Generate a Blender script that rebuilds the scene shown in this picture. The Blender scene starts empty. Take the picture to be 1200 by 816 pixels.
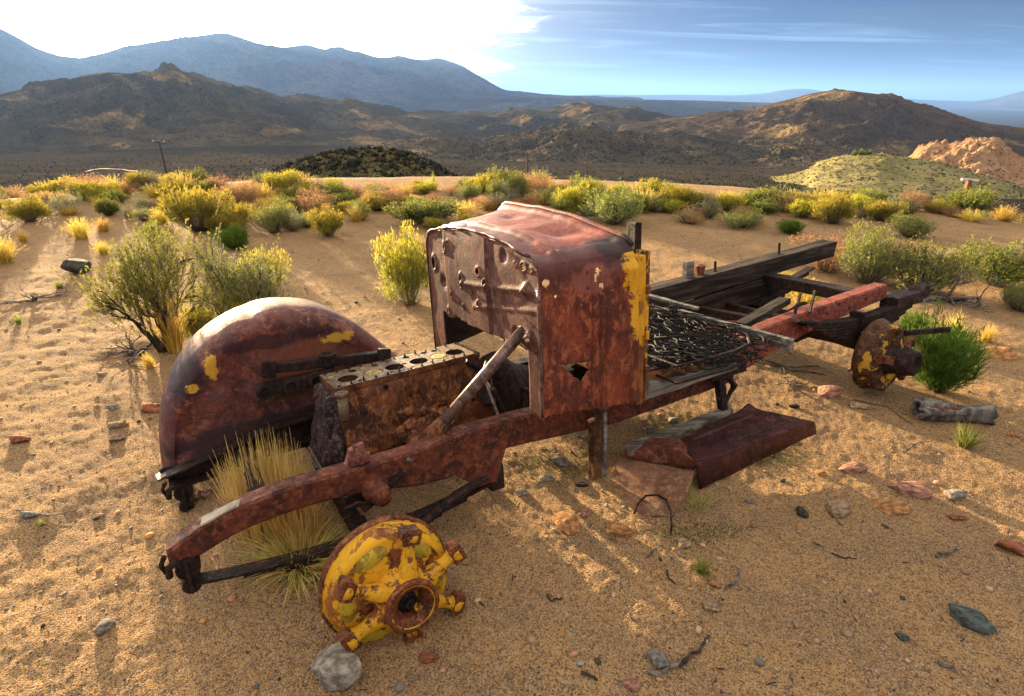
import bpy, bmesh, math, random
import numpy as np
from mathutils import Matrix, Vector

# ------------------------------------------------------------------ camera
S = bpy.context.scene
CAMH, FPX, PITCH = 1.55, 700.0, math.radians(22.9)
cam_d = bpy.data.cameras.new('camera'); cam = bpy.data.objects.new('camera', cam_d)
S.collection.objects.link(cam); S.camera = cam
cam.location = (0, 0, CAMH); cam.rotation_euler = (math.radians(90) - PITCH, 0, 0)
cam_d.sensor_width = 36; cam_d.lens = 36 * FPX / 1200; cam_d.clip_start = 0.05; cam_d.clip_end = 120000

# ------------------------------------------------------------------ sky and sun
SUN_AZ, SUN_EL = math.radians(-33.2), math.radians(6.0)
SDIR = Vector((math.sin(SUN_AZ) * math.cos(SUN_EL), math.cos(SUN_AZ) * math.cos(SUN_EL), math.sin(SUN_EL)))
SKY_STRENGTH, SUN_STRENGTH, EXPOSURE = 0.12, 5.0, 2.25
world = bpy.data.worlds.new('World'); S.world = world; world.use_nodes = True
wt = world.node_tree; wt.nodes.clear()
sun_d = bpy.data.lights.new('sun', 'SUN'); sun = bpy.data.objects.new('sun', sun_d); S.collection.objects.link(sun)
sun_d.energy = SUN_STRENGTH; sun_d.angle = math.radians(0.6); sun_d.color = (1.0, 0.74, 0.42)
sun.rotation_euler = SDIR.to_track_quat('Z', 'Y').to_euler(); sun.location = (-20, 30, 20)
S.view_settings.view_transform = 'Standard'; S.view_settings.look = 'None'
S.view_settings.exposure = EXPOSURE; S.view_settings.gamma = 1.0


class NT:
    """tiny node-graph builder"""
    def __init__(s, t): s.t = t
    def n(s, typ, ins=None, **kw):
        nd = s.t.nodes.new(typ)
        for k, v in kw.items(): setattr(nd, k, v)
        for k, v in (ins or {}).items():
            sk = nd.inputs[k]
            if isinstance(v, bpy.types.NodeSocket): s.t.links.new(v, sk)
            else:
                if hasattr(sk.default_value, '__len__') and not isinstance(v, (int, float)):
                    v = tuple(v) + ((1,) if len(sk.default_value) == 4 and len(v) == 3 else ())
                sk.default_value = v
        return nd
    def math(s, op, a, b=0.0, c=0.0, clamp=False):
        return s.n('ShaderNodeMath', {0: a, 1: b, 2: c}, operation=op, use_clamp=clamp).outputs[0]
    def mix(s, f, a, b, mode='MIX'):
        nd = s.t.nodes.new('ShaderNodeMix'); nd.data_type = 'RGBA'; nd.blend_type = mode
        for i, v in ((0, f), (6, a), (7, b)):
            if isinstance(v, bpy.types.NodeSocket): s.t.links.new(v, nd.inputs[i])
            else: nd.inputs[i].default_value = v if i == 0 else tuple(v) + ((1,) if len(v) == 3 else ())
        return nd.outputs[2]
    def noise(s, vec, scale, det=4, rough=.55, dist=0.0, out=0):
        return s.n('ShaderNodeTexNoise', {'Vector': vec, 'Scale': scale, 'Detail': det, 'Roughness': rough, 'Distortion': dist}).outputs[out]
    def ramp(s, f, lo, hi, a=0.0, b=1.0):
        return s.n('ShaderNodeMapRange', {0: f, 1: lo, 2: hi, 3: a, 4: b}, interpolation_type='SMOOTHSTEP').outputs[0]
    def scale(s, vec, sc):
        return s.n('ShaderNodeVectorMath', {0: vec, 1: sc}, operation='MULTIPLY').outputs[0]


w = NT(wt)
sky = w.n('ShaderNodeTexSky', sky_type='NISHITA', sun_disc=False, sun_elevation=SUN_EL, sun_rotation=SUN_AZ,
          altitude=1500, air_density=1.2, dust_density=0.6, ozone_density=3.0)
gen = w.n('ShaderNodeNewGeometry').outputs['Incoming']
gen = w.n('ShaderNodeTexCoord').outputs['Generated']
sep = w.n('ShaderNodeSeparateXYZ', {0: gen})
zc = w.math('ADD', w.math('MAXIMUM', sep.outputs[2], 0.0), 0.09)
cx = w.math('DIVIDE', sep.outputs[0], zc); cy = w.math('DIVIDE', sep.outputs[1], zc)
cl = w.n('ShaderNodeCombineXYZ', {0: cx, 1: cy, 2: 0.0}).outputs[0]
sd = w.n('ShaderNodeVectorMath', {0: gen, 1: tuple(SDIR)}, operation='DOT_PRODUCT').outputs['Value']
ang = w.math('ARCCOSINE', w.math('MINIMUM', w.math('MAXIMUM', sd, -1.0), 0.99999))       # angle from the sun, radians
# a long bank of streaky grey-blue cloud; its lit front edge lies towards the sun
edge_n = w.noise(w.scale(cl, (.9, .9, 1)), 1.2, 6, .6, .4)
bank = w.ramp(w.math('ADD', ang, w.math('MULTIPLY', w.math('SUBTRACT', edge_n, .5), .55)), .44, .60)
puff = w.ramp(w.noise(w.scale(cl, (.8, 1.1, 1)), 1.7, 7, .6, .3), .5, .6)
streak = w.ramp(w.noise(w.scale(cl, (.30, .8, 1)), 1.1, 8, .62, .9), .40, .64)
streak2 = w.ramp(w.noise(w.scale(cl, (.22, 1.3, 1)), 1.6, 8, .66, .8), .50, .66)
blue = w.mix(1.0, sky.outputs[0], (.010, .045, .16), 'MULTIPLY')
glow = w.math('POWER', 2.718, w.math('MULTIPLY', w.math('POWER', w.math('DIVIDE', ang, .30), 2.0), -1.0))
glow2 = w.math('POWER', 2.718, w.math('MULTIPLY', w.math('DIVIDE', ang, .16), -1.0))
lit = w.math('ADD', w.math('MULTIPLY', glow, 10.0), w.math('MULTIPLY', glow2, 30.0))
lum = w.n('ShaderNodeVectorMath', {0: (1.0, .92, .78), 'Scale': lit}, operation='SCALE').outputs[0]
c_shade = w.mix(streak, blue, (.04, .15, .50))
dk = w.ramp(w.noise(w.scale(cl, (.45, .75, 1)), .9, 7, .62, .7), .46, .60)
c_shade = w.mix(w.math('MULTIPLY', dk, .7), c_shade, (.10, .17, .34))
c_shade = w.mix(w.math('MULTIPLY', streak2, .75), c_shade, (.50, .85, 1.25))
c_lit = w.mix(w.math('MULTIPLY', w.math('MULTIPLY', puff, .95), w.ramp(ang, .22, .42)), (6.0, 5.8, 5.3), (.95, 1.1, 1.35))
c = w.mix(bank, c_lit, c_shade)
# low pale band above the horizon
low = w.ramp(sep.outputs[2], 0.0, .10, 1.0, 0.0)
c = w.mix(w.math('MULTIPLY', low, .35), c, (.15, .42, 1.0))
# unseen bright broken cloud above the low bank, added all round as fill light
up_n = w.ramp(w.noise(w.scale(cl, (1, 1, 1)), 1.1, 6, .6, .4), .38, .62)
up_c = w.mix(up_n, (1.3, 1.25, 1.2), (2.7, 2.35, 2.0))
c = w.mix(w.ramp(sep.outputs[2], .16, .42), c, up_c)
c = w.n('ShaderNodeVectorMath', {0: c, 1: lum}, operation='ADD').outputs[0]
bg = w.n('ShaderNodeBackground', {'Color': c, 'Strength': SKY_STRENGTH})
wo = w.n('ShaderNodeOutputWorld'); wt.links.new(bg.outputs[0], wo.inputs[0])

# ------------------------------------------------------------------ helpers
rnd = random.Random(7)
rng = np.random.default_rng(11)
COL = S.collection
cp, sp = math.cos(PITCH), math.sin(PITCH)


def ray(x, y):
    a = (x - 600) / FPX; b = -(y - 408) / FPX
    return np.array((a, cp + b * sp, b * cp - sp))


def ground_pt(x, y, z=0.0):
    d = ray(x, y); t = (z - CAMH) / d[2]
    return Vector((d[0] * t, d[1] * t, z))


AZ, ROLL = math.radians(60), math.radians(5.4)
U = Vector((math.sin(AZ), math.cos(AZ), 0)); Vh = Vector((-math.cos(AZ), math.sin(AZ), 0)); Zv = Vector((0, 0, 1))
V = Vh * math.cos(ROLL) - Zv * math.sin(ROLL); W = Vh * math.sin(ROLL) + Zv * math.cos(ROLL)
TO = Vector((.045, 2.05, 0))


def L(px, py, ax, val):
    """point of the wreck's own frame (u along the rails, v across, w up) on a plane, seen along a sight line"""
    d = Vector(ray(px, py)); n = {'u': U, 'v': V, 'w': W}[ax]; C0 = Vector((0, 0, CAMH))
    t = (val - (C0 - TO).dot(n)) / d.dot(n); q = C0 + d * t - TO
    return (q.dot(U), q.dot(V), q.dot(W))


def tag(o, label=None, cat=None, group=None, kind=None):
    if label: o['label'] = label
    if cat: o['category'] = cat
    if group: o['group'] = group
    if kind: o['kind'] = kind
    return o


def link(name, me, mat=None, parent=None):
    o = bpy.data.objects.new(name, me); COL.objects.link(o)
    if mat is not None and not me.materials:
        for m in (mat if isinstance(mat, (list, tuple)) else [mat]): me.materials.append(m)
    if parent is not None: o.parent = parent
    return o


def pymesh(name, vs, fs, smooth=False, mi=None):
    me = bpy.data.meshes.new(name); me.from_pydata([tuple(map(float, v)) for v in vs], [], fs)
    if smooth: me.polygons.foreach_set('use_smooth', [True] * len(me.polygons))
    if mi is not None: me.polygons.foreach_set('material_index', mi)
    me.update(); return me


def grid_mesh(name, P, smooth=True, mask=None):
    """P: (ny, nx, 3) array"""
    ny, nx = P.shape[:2]
    me = bpy.data.meshes.new(name)
    idx = np.arange(ny * nx).reshape(ny, nx)
    q = np.stack([idx[:-1, :-1], idx[:-1, 1:], idx[1:, 1:], idx[1:, :-1]], -1).reshape(-1, 4)
    if mask is not None: q = q[mask.reshape(-1)]
    me.vertices.add(ny * nx); me.vertices.foreach_set('co', P.reshape(-1).astype(np.float32))
    me.loops.add(q.size); me.loops.foreach_set('vertex_index', q.reshape(-1).astype(np.int32))
    me.polygons.add(len(q)); me.polygons.foreach_set('loop_start', np.arange(0, q.size, 4, dtype=np.int32))
    me.polygons.foreach_set('use_smooth', np.full(len(q), smooth))
    me.update(calc_edges=True); me.validate(); return me


def perlin(x, y, z=None, seed=0):
    z = np.zeros_like(x) if z is None else z
    xi, yi, zi = np.floor(x).astype(np.int64), np.floor(y).astype(np.int64), np.floor(z).astype(np.int64)
    xf, yf, zf = x - xi, y - yi, z - zi
    f = lambda t: t * t * t * (t * (t * 6 - 15) + 10)
    u, v, ww = f(xf), f(yf), f(zf)
    def g(ix, iy, iz, dx, dy, dz):
        h = (ix * 374761393 + iy * 668265263 + iz * 2147483647 + seed * 974711) & 0xffffffff
        h = ((h ^ (h >> 13)) * 1274126177) & 0xffffffff; h = h ^ (h >> 16)
        a = (h & 0xffff) / 65535.0 * 2 * np.pi; b = ((h >> 8) & 0xff) / 255.0 * 2 - 1
        s = np.sqrt(1 - b * b * .5)
        return np.cos(a) * s * dx + np.sin(a) * s * dy + b * .7 * dz
    r = 0
    for a in (0, 1):
        for b in (0, 1):
            for c_ in (0, 1):
                wgt = (u if a else 1 - u) * (v if b else 1 - v) * (ww if c_ else 1 - ww)
                r = r + wgt * g(xi + a, yi + b, zi + c_, xf - a, yf - b, zf - c_)
    return r * 1.4


def fbm(x, y, s, oct=4, seed=0, gain=.5, ridged=False):
    r = 0; a = 1.0; n = 0
    for k in range(oct):
        p_ = perlin(x * s, y * s, None, seed + k * 17)
        r = r + a * ((1 - 2 * np.abs(p_)) if ridged else p_); n += a; a *= gain; s *= 2.03
    return r / n


# ------------------------------------------------------------------ materials
def mat(name):
    m = bpy.data.materials.new(name); m.use_nodes = True; m.node_tree.nodes.clear()
    return m, NT(m.node_tree)


def finish(m, g, color, rough=.8, metal=0.0, bump=None, bstr=.3, bdist=.01, spec=.3, trans=None):
    b = g.n('ShaderNodeBsdfPrincipled', {'Base Color': color, 'Roughness': rough, 'Metallic': metal, 'Specular IOR Level': spec})
    if bump is not None:
        bn = g.n('ShaderNodeBump', {'Height': bump, 'Strength': bstr, 'Distance': bdist}); m.node_tree.links.new(bn.outputs[0], b.inputs['Normal'])
    out = g.n('ShaderNodeOutputMaterial')
    if trans:
        t = g.n('ShaderNodeBsdfTranslucent', {'Color': color}); mx = g.n('ShaderNodeMixShader', {0: trans, 1: b.outputs[0], 2: t.outputs[0]})
        m.node_tree.links.new(mx.outputs[0], out.inputs[0])
    else: m.node_tree.links.new(b.outputs[0], out.inputs[0])
    return m


def rust(name, dark, mid, light, scale=1.0, yellow=None, ythr=.62, streaky=0.0, rough=(.45, .85), metal=.25, region=None, grey=0.0, bs=.5, tint=()):
    """weathered iron: three rust tones, pitting, optional remains of paint (yellow) where noise passes a threshold or inside soft spots"""
    m, g = mat(name)
    co = g.n('ShaderNodeTexCoord').outputs['Object']
    st = g.scale(co, (1, 1, 1 - .75 * streaky))
    n1 = g.noise(st, 6 * scale, 9, .72, .5); n2 = g.noise(g.scale(co, (1, 1, 1 - .88 * streaky)), 24 * scale, 9, .75, .5); n3 = g.noise(co, 120 * scale, 4, .75)
    c_ = g.mix(g.ramp(n1, .42, .58), dark, mid)
    c_ = g.mix(g.ramp(n2, .48, .62), c_, light)
    c_ = g.mix(g.math('MULTIPLY', g.ramp(n3, .5, .62), .75), c_, dark)
    fl_ = g.noise(co, 60 * scale, 3, .8)
    c_ = g.mix(g.math('MULTIPLY', g.ramp(fl_, .64, .70), .6), c_, tuple(min(1, v * 1.9 + .02) for v in light))
    if streaky:
        sk_ = g.noise(g.scale(co, (1, 1, .04)), 60 * scale, 5, .7); c_ = g.mix(g.math('MULTIPLY', g.ramp(sk_, .56, .70), .5 * streaky), c_, dark)
    if grey: c_ = g.mix(g.math('MULTIPLY', g.ramp(g.noise(co, 11, 6, .6, .4), .5, .66), grey), c_, (.19, .18, .19))
    for (p_, rad, tc, amt) in tint:                 # soft patches of another tone, such as the scorched cowl corner
        dd = g.n('ShaderNodeVectorMath', {0: co, 1: p_}, operation='SUBTRACT').outputs[0]
        dd = g.n('ShaderNodeVectorMath', {0: dd, 1: (1 / rad[0], 1 / rad[1], 1 / rad[2])}, operation='MULTIPLY').outputs[0]
        ln = g.n('ShaderNodeVectorMath', {0: dd}, operation='LENGTH').outputs['Value']
        ln = g.math('ADD', ln, g.math('MULTIPLY', g.math('SUBTRACT', g.noise(co, 16, 7, .7), .5), 1.6))
        c_ = g.mix(g.math('MULTIPLY', g.ramp(ln, .7, 1.1, 1.0, 0.0), amt), c_, tc)
    rf = g.ramp(n2, .35, .7, rough[1], rough[0])
    if yellow:
        ny = g.noise(st, 8 * scale, 6, .7, .4)
        f = g.ramp(ny, ythr, ythr + .03)
        for (cu, cv, cw, rad) in (region or []):
            dd = g.n('ShaderNodeVectorMath', {0: co, 1: (cu, cv, cw)}, operation='SUBTRACT').outputs[0]
            dd = g.n('ShaderNodeVectorMath', {0: dd, 1: (1 / rad[0], 1 / rad[1], 1 / rad[2])}, operation='MULTIPLY').outputs[0]
            ln = g.n('ShaderNodeVectorMath', {0: dd}, operation='LENGTH').outputs['Value']
            ln = g.math('ADD', ln, g.math('MULTIPLY', g.math('SUBTRACT', g.noise(co, 38, 8, .8), .5), 3.6))
            f = g.math('MAXIMUM', f, g.ramp(ln, .85, .98, 1.0, 0.0))
        ycol = g.mix(g.ramp(n2, .45, .7), yellow, tuple(v * .62 for v in yellow))
        c_ = g.mix(f, c_, ycol)
    b_ = g.math('ADD', g.math('MULTIPLY', n2, .7), g.math('MULTIPLY', n3, .5))
    return finish(m, g, c_, rf, metal, b_, bs, .008, .35)


YEL = (.84, .43, .02)
M = {}
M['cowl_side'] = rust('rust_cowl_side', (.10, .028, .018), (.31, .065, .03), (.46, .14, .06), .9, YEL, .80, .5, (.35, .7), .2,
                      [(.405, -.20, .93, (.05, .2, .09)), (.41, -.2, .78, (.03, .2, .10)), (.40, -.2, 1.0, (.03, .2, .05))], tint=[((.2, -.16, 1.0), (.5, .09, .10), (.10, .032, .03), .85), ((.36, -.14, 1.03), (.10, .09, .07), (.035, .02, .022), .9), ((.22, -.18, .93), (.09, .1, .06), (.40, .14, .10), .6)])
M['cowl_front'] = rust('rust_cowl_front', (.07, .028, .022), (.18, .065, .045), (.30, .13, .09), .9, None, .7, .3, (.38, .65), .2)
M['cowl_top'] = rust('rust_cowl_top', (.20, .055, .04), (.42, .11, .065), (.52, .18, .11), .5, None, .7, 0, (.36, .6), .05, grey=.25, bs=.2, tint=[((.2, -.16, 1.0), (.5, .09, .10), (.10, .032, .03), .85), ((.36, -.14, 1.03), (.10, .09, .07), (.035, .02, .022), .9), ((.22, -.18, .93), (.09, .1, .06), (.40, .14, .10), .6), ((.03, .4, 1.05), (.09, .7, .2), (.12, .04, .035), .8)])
M['pillar'] = rust('rust_pillar', (.07, .03, .012), (.20, .07, .025), (.32, .12, .03), 1.3, YEL, .50, .6, (.45, .8), .1)
M['frame'] = rust('rust_frame', (.05, .017, .012), (.15, .038, .018), (.28, .085, .035), 1.4, None, .7, 0, (.45, .75), .15, bs=.28)
M['frame_red'] = rust('rust_frame_red', (.12, .032, .02), (.30, .07, .04), (.42, .13, .08), 1.4, None, .7, 0, (.45, .8), .1, bs=.25)
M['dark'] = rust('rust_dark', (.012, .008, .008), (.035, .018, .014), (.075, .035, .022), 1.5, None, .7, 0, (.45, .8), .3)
M['fender'] = rust('rust_fender', (.06, .022, .022), (.17, .05, .036), (.30, .10, .055), .7, (.74, .42, .05), .70, .0, (.48, .75), .05,
                   [(-1.02, .75, .60, (.026, .3, .055)), (-1.10, .75, .52, (.026, .3, .02)), (-.50, .75, .63, (.075, .3, .025))], grey=.15, bs=.3, tint=[((-1.13, .74, .57), (.10, .3, .10), (.03, .02, .028), .85), ((-.80, .74, .27), (.55, .3, .075), (.028, .014, .018), .85), ((-.78, .74, .66), (.28, .3, .035), (.05, .02, .025), .8), ((-.62, .74, .55), (.2, .3, .10), (.30, .10, .05), .6), ((-1.22, .74, .40), (.05, .3, .12), (.10, .035, .045), .7)])
M['block'] = rust('rust_block', (.06, .02, .010), (.22, .07, .022), (.40, .16, .05), 1.2, None, .7, .5, (.5, .85), .1, grey=.1)
M['block_top'] = rust('rust_block_top', (.10, .065, .045), (.24, .16, .10), (.40, .28, .17), 1.6, None, .7, 0, (.45, .7), .2, bs=.3)
M['piston'] = rust('piston_crust', (.30, .20, .04), (.52, .40, .10), (.60, .55, .30), 2.5, None, .7, 0, (.6, .9), 0)
M['hub_yellow'] = rust('hub_yellow_paint', (.08, .025, .01), (.26, .075, .018), (.38, .15, .03), 2.2, (.78, .39, .012), .455, 0, (.38, .7), .05, bs=.4)
M['hub_rust'] = rust('hub_rust', (.06, .02, .010), (.22, .06, .022), (.40, .14, .05), 2.0, (.70, .42, .04), .66, 0, (.4, .7), .25)
M['drum'] = rust('drum_orange', (.18, .05, .015), (.46, .17, .03), (.62, .30, .05), 1.0, (.88, .46, .015), .46, 0, (.4, .7), .05)
M['running'] = rust('rust_running_board', (.03, .012, .013), (.075, .022, .021), (.15, .045, .035), 1.0, None, .7, 0, (.35, .6), .3)
M['flap'] = rust('rust_flap', (.10, .03, .02), (.24, .07, .04), (.33, .13, .07), 1.0, (.55, .38, .08), .68, 0, (.45, .75), .15)
M['dusty'] = rust('dusty_sheet', (.20, .09, .05), (.34, .17, .10), (.40, .24, .14), 1.4, None, .7, 0, (.8, .95), 0, bs=.9)
M['steel'] = rust('worn_steel', (.09, .05, .04), (.24, .15, .12), (.36, .27, .24), 1.5, None, .7, 0, (.3, .5), .6, bs=.2)
M['seatbase'] = rust('rust_seat_base', (.10, .035, .012), (.32, .12, .035), (.40, .18, .06), 1.2, (.6, .42, .06), .64, 0, (.5, .8), .1)


def wood(name, a, b, sc=1.0, axis=0):
    m, g = mat(name)
    co = g.n('ShaderNodeTexCoord').outputs['Object']
    k = [34, 34, 34]; k[axis] = 2.2
    n1 = g.noise(g.scale(co, tuple(k)), 1.0 * sc, 7, .65, .5); n2 = g.noise(co, 7, 4, .6)
    c_ = g.mix(g.ramp(n1, .35, .66), a, b); c_ = g.mix(g.math('MULTIPLY', g.ramp(n2, .45, .65), .5), c_, a)
    return finish(m, g, c_, .88, 0, n1, .9, .008, .2)


M['grey_wood'] = wood('grey_wood', (.08, .07, .06), (.36, .32, .27))
M['char_wood'] = wood('charred_wood', (.014, .011, .010), (.085, .062, .045))
M['dead_wood'] = wood('dead_wood', (.06, .05, .045), (.30, .27, .235), .6, 2)
M['dark_branch'] = wood('dark_branch', (.025, .018, .014), (.10, .075, .055), .8, 2)
M['pole_wood'] = wood('pole_wood', (.05, .04, .03), (.12, .09, .07), 1, 2)


def sand_mat():
    m, g = mat('desert_sand')
    co = g.n('ShaderNodeTexCoord').outputs['Object']
    n0 = g.noise(co, .6, 5, .6, .3); n1 = g.noise(co, 3.2, 6, .6, .2); n2 = g.noise(co, 45, 5, .7); n3 = g.noise(co, 240, 2, .6)
    vo = g.n('ShaderNodeTexVoronoi', {'Vector': co, 'Scale': 210.0}); vd = vo.outputs['Distance']; sv = g.n('ShaderNodeSeparateColor', {0: vo.outputs['Color']})
    vo2 = g.n('ShaderNodeTexVoronoi', {'Vector': co, 'Scale': 420.0}); sv2 = g.n('ShaderNodeSeparateColor', {0: vo2.outputs['Color']})
    c_ = g.mix(g.ramp(n0, .35, .65), (.50, .295, .12), (.62, .375, .15))
    c_ = g.mix(g.math('MULTIPLY', g.ramp(n1, .42, .66), .75), c_, (.35, .22, .115))
    c_ = g.mix(g.math('MULTIPLY', g.ramp(g.noise(co, 11, 6, .7, .3), .5, .66), .5), c_, (.27, .18, .10))
    c_ = g.mix(g.math('MULTIPLY', g.ramp(n2, .45, .65), .5), c_, (.22, .14, .085))
    c_ = g.mix(g.math('MULTIPLY', g.ramp(sv.outputs[0], .72, .76), .6), c_, (.66, .48, .31))      # pale grains
    c_ = g.mix(g.math('MULTIPLY', g.ramp(sv.outputs[1], .76, .80), .75), c_, (.10, .065, .045))     # dark grains
    c_ = g.mix(g.math('MULTIPLY', g.ramp(sv2.outputs[0], .80, .84), .7), c_, (.12, .08, .055))
    c_ = g.mix(g.math('MULTIPLY', g.ramp(sv2.outputs[1], .82, .86), .6), c_, (.62, .36, .17))
    h = g.math('ADD', g.math('MULTIPLY', n2, 1.3), g.math('MULTIPLY', n3, .5))
    h = g.math('ADD', h, g.math('MULTIPLY', vd, -.6))
    h = g.math('ADD', h, g.math('MULTIPLY', g.noise(co, 13, 4, .6, .4), 2.2))
    return finish(m, g, c_, .95, 0, h, .9, .012, .1)


def scrub_mat(name, soil1, soil2, bush, sc, dens=.5, grass=None, bs=1.0):
    """hillside seen from afar: soil tones with a speckle of shrubs"""
    m, g = mat(name)
    co = g.n('ShaderNodeTexCoord').outputs['Object']
    n0 = g.noise(co, .004 * sc, 7, .6, .5); n1 = g.noise(co, .03 * sc, 7, .65)
    v = g.n('ShaderNodeTexVoronoi', {'Vector': co, 'Scale': .30 * sc}); sv = g.n('ShaderNodeSeparateColor', {0: v.outputs['Color']})
    c_ = g.mix(g.ramp(n0, .38, .62), soil1, soil2)
    if grass: c_ = g.mix(g.ramp(g.noise(co, .0065 * sc, 5, .55, .6), .55, .66), c_, grass)
    c_ = g.mix(g.math('MULTIPLY', g.ramp(n1, .42, .62), .5), c_, tuple(x * .55 for x in soil1))
    f = g.math('MULTIPLY', g.ramp(v.outputs['Distance'], .28, .42, 1, 0), g.ramp(sv.outputs[0], dens, dens - .06, 0.0, 1.0))
    c_ = g.mix(g.math('MULTIPLY', f, .85), c_, bush)
    v2 = g.n('ShaderNodeTexVoronoi', {'Vector': co, 'Scale': .09 * sc}); sv2 = g.n('ShaderNodeSeparateColor', {0: v2.outputs['Color']})
    f2 = g.math('MULTIPLY', g.ramp(v2.outputs['Distance'], .2, .45, 1, 0), g.ramp(sv2.outputs[0], .25, .2, 0.0, 1.0))
    c_ = g.mix(g.math('MULTIPLY', f2, .6), c_, bush)
    h = g.math('ADD', g.math('MULTIPLY', n1, 2.0), f)
    return finish(m, g, c_, .95, 0, h, bs, 5.0 * bs / sc, .0)


M['sand'] = sand_mat()
M['scrub'] = scrub_mat('valley_scrub', (.062, .051, .039), (.088, .07, .05), (.022, .026, .018), 2.0, .85, None, .4)
M['hill'] = scrub_mat('hill_scrub', (.080, .066, .046), (.14, .108, .066), (.03, .034, .022), 1.0, .65, (.34, .23, .10))
M['hill_brown'] = scrub_mat('brown_hill_scrub', (.082, .060, .042), (.15, .10, .06), (.03, .03, .02), 1.0, .6, (.38, .26, .11))
M['mound'] = scrub_mat('grassy_mound_scrub', (.26, .23, .10), (.36, .30, .13), (.09, .10, .04), 2.2, .45, (.42, .32, .12))
M['outcrop'] = scrub_mat('orange_rock_scrub', (.40, .22, .11), (.46, .29, .16), (.08, .075, .04), 2.0, .35)
M['knoll'] = scrub_mat('knoll_soil', (.13, .11, .05), (.20, .16, .07), (.035, .04, .02), 9.0, .8)
M['mountain'] = scrub_mat('mountain_rock', (.08, .078, .085), (.15, .142, .145), (.085, .08, .085), .12, .5)


def plain(name, col, rough=.85, var=.35, sc=12, bs=.4, trans=None, spec=.3, obvar=0.0, bd=.01):
    m, g = mat(name)
    co = g.n('ShaderNodeTexCoord').outputs['Object']
    n = g.noise(co, sc, 6, .65, .2)
    c_ = g.mix(g.ramp(n, .35, .68), tuple(x * (1 - var) for x in col), tuple(min(1, x * (1 + var)) for x in col))
    if obvar:
        r_ = g.n('ShaderNodeObjectInfo').outputs['Random']
        hs = g.n('ShaderNodeHueSaturation', {'Hue': g.math('ADD', g.math('MULTIPLY', r_, .03), .485), 'Value': g.math('ADD', g.math('MULTIPLY', r_, obvar), 1 - obvar / 2), 'Color': c_})
        c_ = hs.outputs[0]
    return finish(m, g, c_, rough, 0, n if bs else None, bs, bd, spec, trans)


M['leaf_yellow'] = plain('leaf_rabbitbrush_flower', (.56, .47, .06), .7, .3, 6, 0, .45, .15, .25)
M['leaf_yg'] = plain('leaf_yellow_green', (.30, .31, .06), .7, .3, 6, 0, .45, .15, .25)
M['leaf_sage'] = plain('leaf_sage', (.30, .32, .15), .7, .3, 6, 0, .35, .15, .25)
M['leaf_green'] = plain('leaf_bright_green', (.13, .21, .03), .7, .3, 6, 0, .45, .15, .2)
M['leaf_dark'] = plain('leaf_dark_green', (.10, .14, .045), .7, .3, 6, 0, .3, .15, .2)
M['leaf_tawny'] = plain('leaf_tawny', (.50, .29, .14), .8, .3, 6, 0, .45, .1, .3)
M['leaf_grey'] = plain('leaf_dry_grey', (.27, .24, .17), .8, .3, 6, 0, .3, .1, .3)
M['straw'] = plain('straw', (.90, .62, .20), .7, .25, 4, 0, .35, .15, .2)
M['far_brush'] = plain('far_brush', (.05, .055, .032), .9, .3, .5, 0)
M['far_brush_grey'] = plain('far_brush_grey', (.095, .088, .062), .9, .3, .5, 0)
M['straw_green'] = plain('straw_green', (.50, .50, .13), .7, .3, 4, 0, .45, .15, .2)
ROCKC = {'orange': (.50, .24, .09), 'pink': (.44, .22, .15), 'tan': (.42, .29, .17), 'white': (.34, .29, .23), 'grey': (.24, .22, .19),
         'red': (.34, .12, .06), 'slate': (.10, .12, .11), 'dark': (.06, .06, .045), 'black': (.03, .028, .028)}
for k_, v_ in ROCKC.items(): M['rock_' + k_] = plain('rock_' + k_, v_, .9, .5, 4.5, .9, bd=.02)
M['wire'] = plain('black_wire', (.018, .014, .012), .75, .5, 20, 0)
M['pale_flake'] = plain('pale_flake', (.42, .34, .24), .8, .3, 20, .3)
M['white_paint'] = plain('white_paint', (.75, .72, .66), .7, .1, 3, .1)
M['brown_wall'] = plain('brown_wall', (.20, .11, .06), .8, .2, 3, .1)
M['track'] = plain('pale_track', (.26, .19, .12), .95, .15, .2, 0)


# ------------------------------------------------------------------ ground
def smooth(x): x = np.clip(x, 0, 1); return x * x * (3 - 2 * x)


def ground_z(x, y, detail=True):
    x = np.asarray(x, float); y = np.asarray(y, float)
    r = np.hypot(x, y); az = np.degrees(np.arctan2(x, y))
    e = np.interp(az, [-180, -110, -70, -42, -20, 0, 20, 42, 60, 110, 180], [70, 60, 14, 12.2, 12.6, 12.0, 11.4, 9.4, 11, 60, 70])
    s = np.maximum(r - e, 0)
    z = -29.0 * (1 - np.exp(-(s * s / (s + 5)) / 95))
    z = z + .05 * fbm(x, y, .22, 3, 5) * smooth((r - 2) / 4)
    k = np.exp(-((x + .36) ** 2 + (y - 1.25) ** 2) / .12)          # the sand is scooped away round the front hub
    z = z - .028 * k
    if detail:
        nr = np.clip((25 - r) / 20, 0, 1)
        z = z + nr * (.020 * fbm(x, y, 1.6, 3, 21) + .0085 * fbm(x + .3 * y, y, 7.0, 3, 33) + .0055 * fbm(x, y, 26.0, 3, 44))
        lf = smooth((-x - .55 - .35 * y + .6) / 1.6)                          # more footprints and hummocks in the open sand
        z = z + nr * lf * (.014 * fbm(x, y, 5.5, 3, 71))
    return z


def gz(x, y): return float(ground_z(np.array([x]), np.array([y]))[0])


def polar(name, rs, th, zf, m, kind='structure'):
    R, T = np.meshgrid(rs, th, indexing='ij')
    X = R * np.sin(T); Y = R * np.cos(T)
    Pp = np.stack([X, Y, zf(X, Y)], -1)
    # wind so that normals face up
    me = grid_mesh(name, Pp[:, ::-1])
    o = link(name, me, m); tag(o, kind=kind); return o


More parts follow.
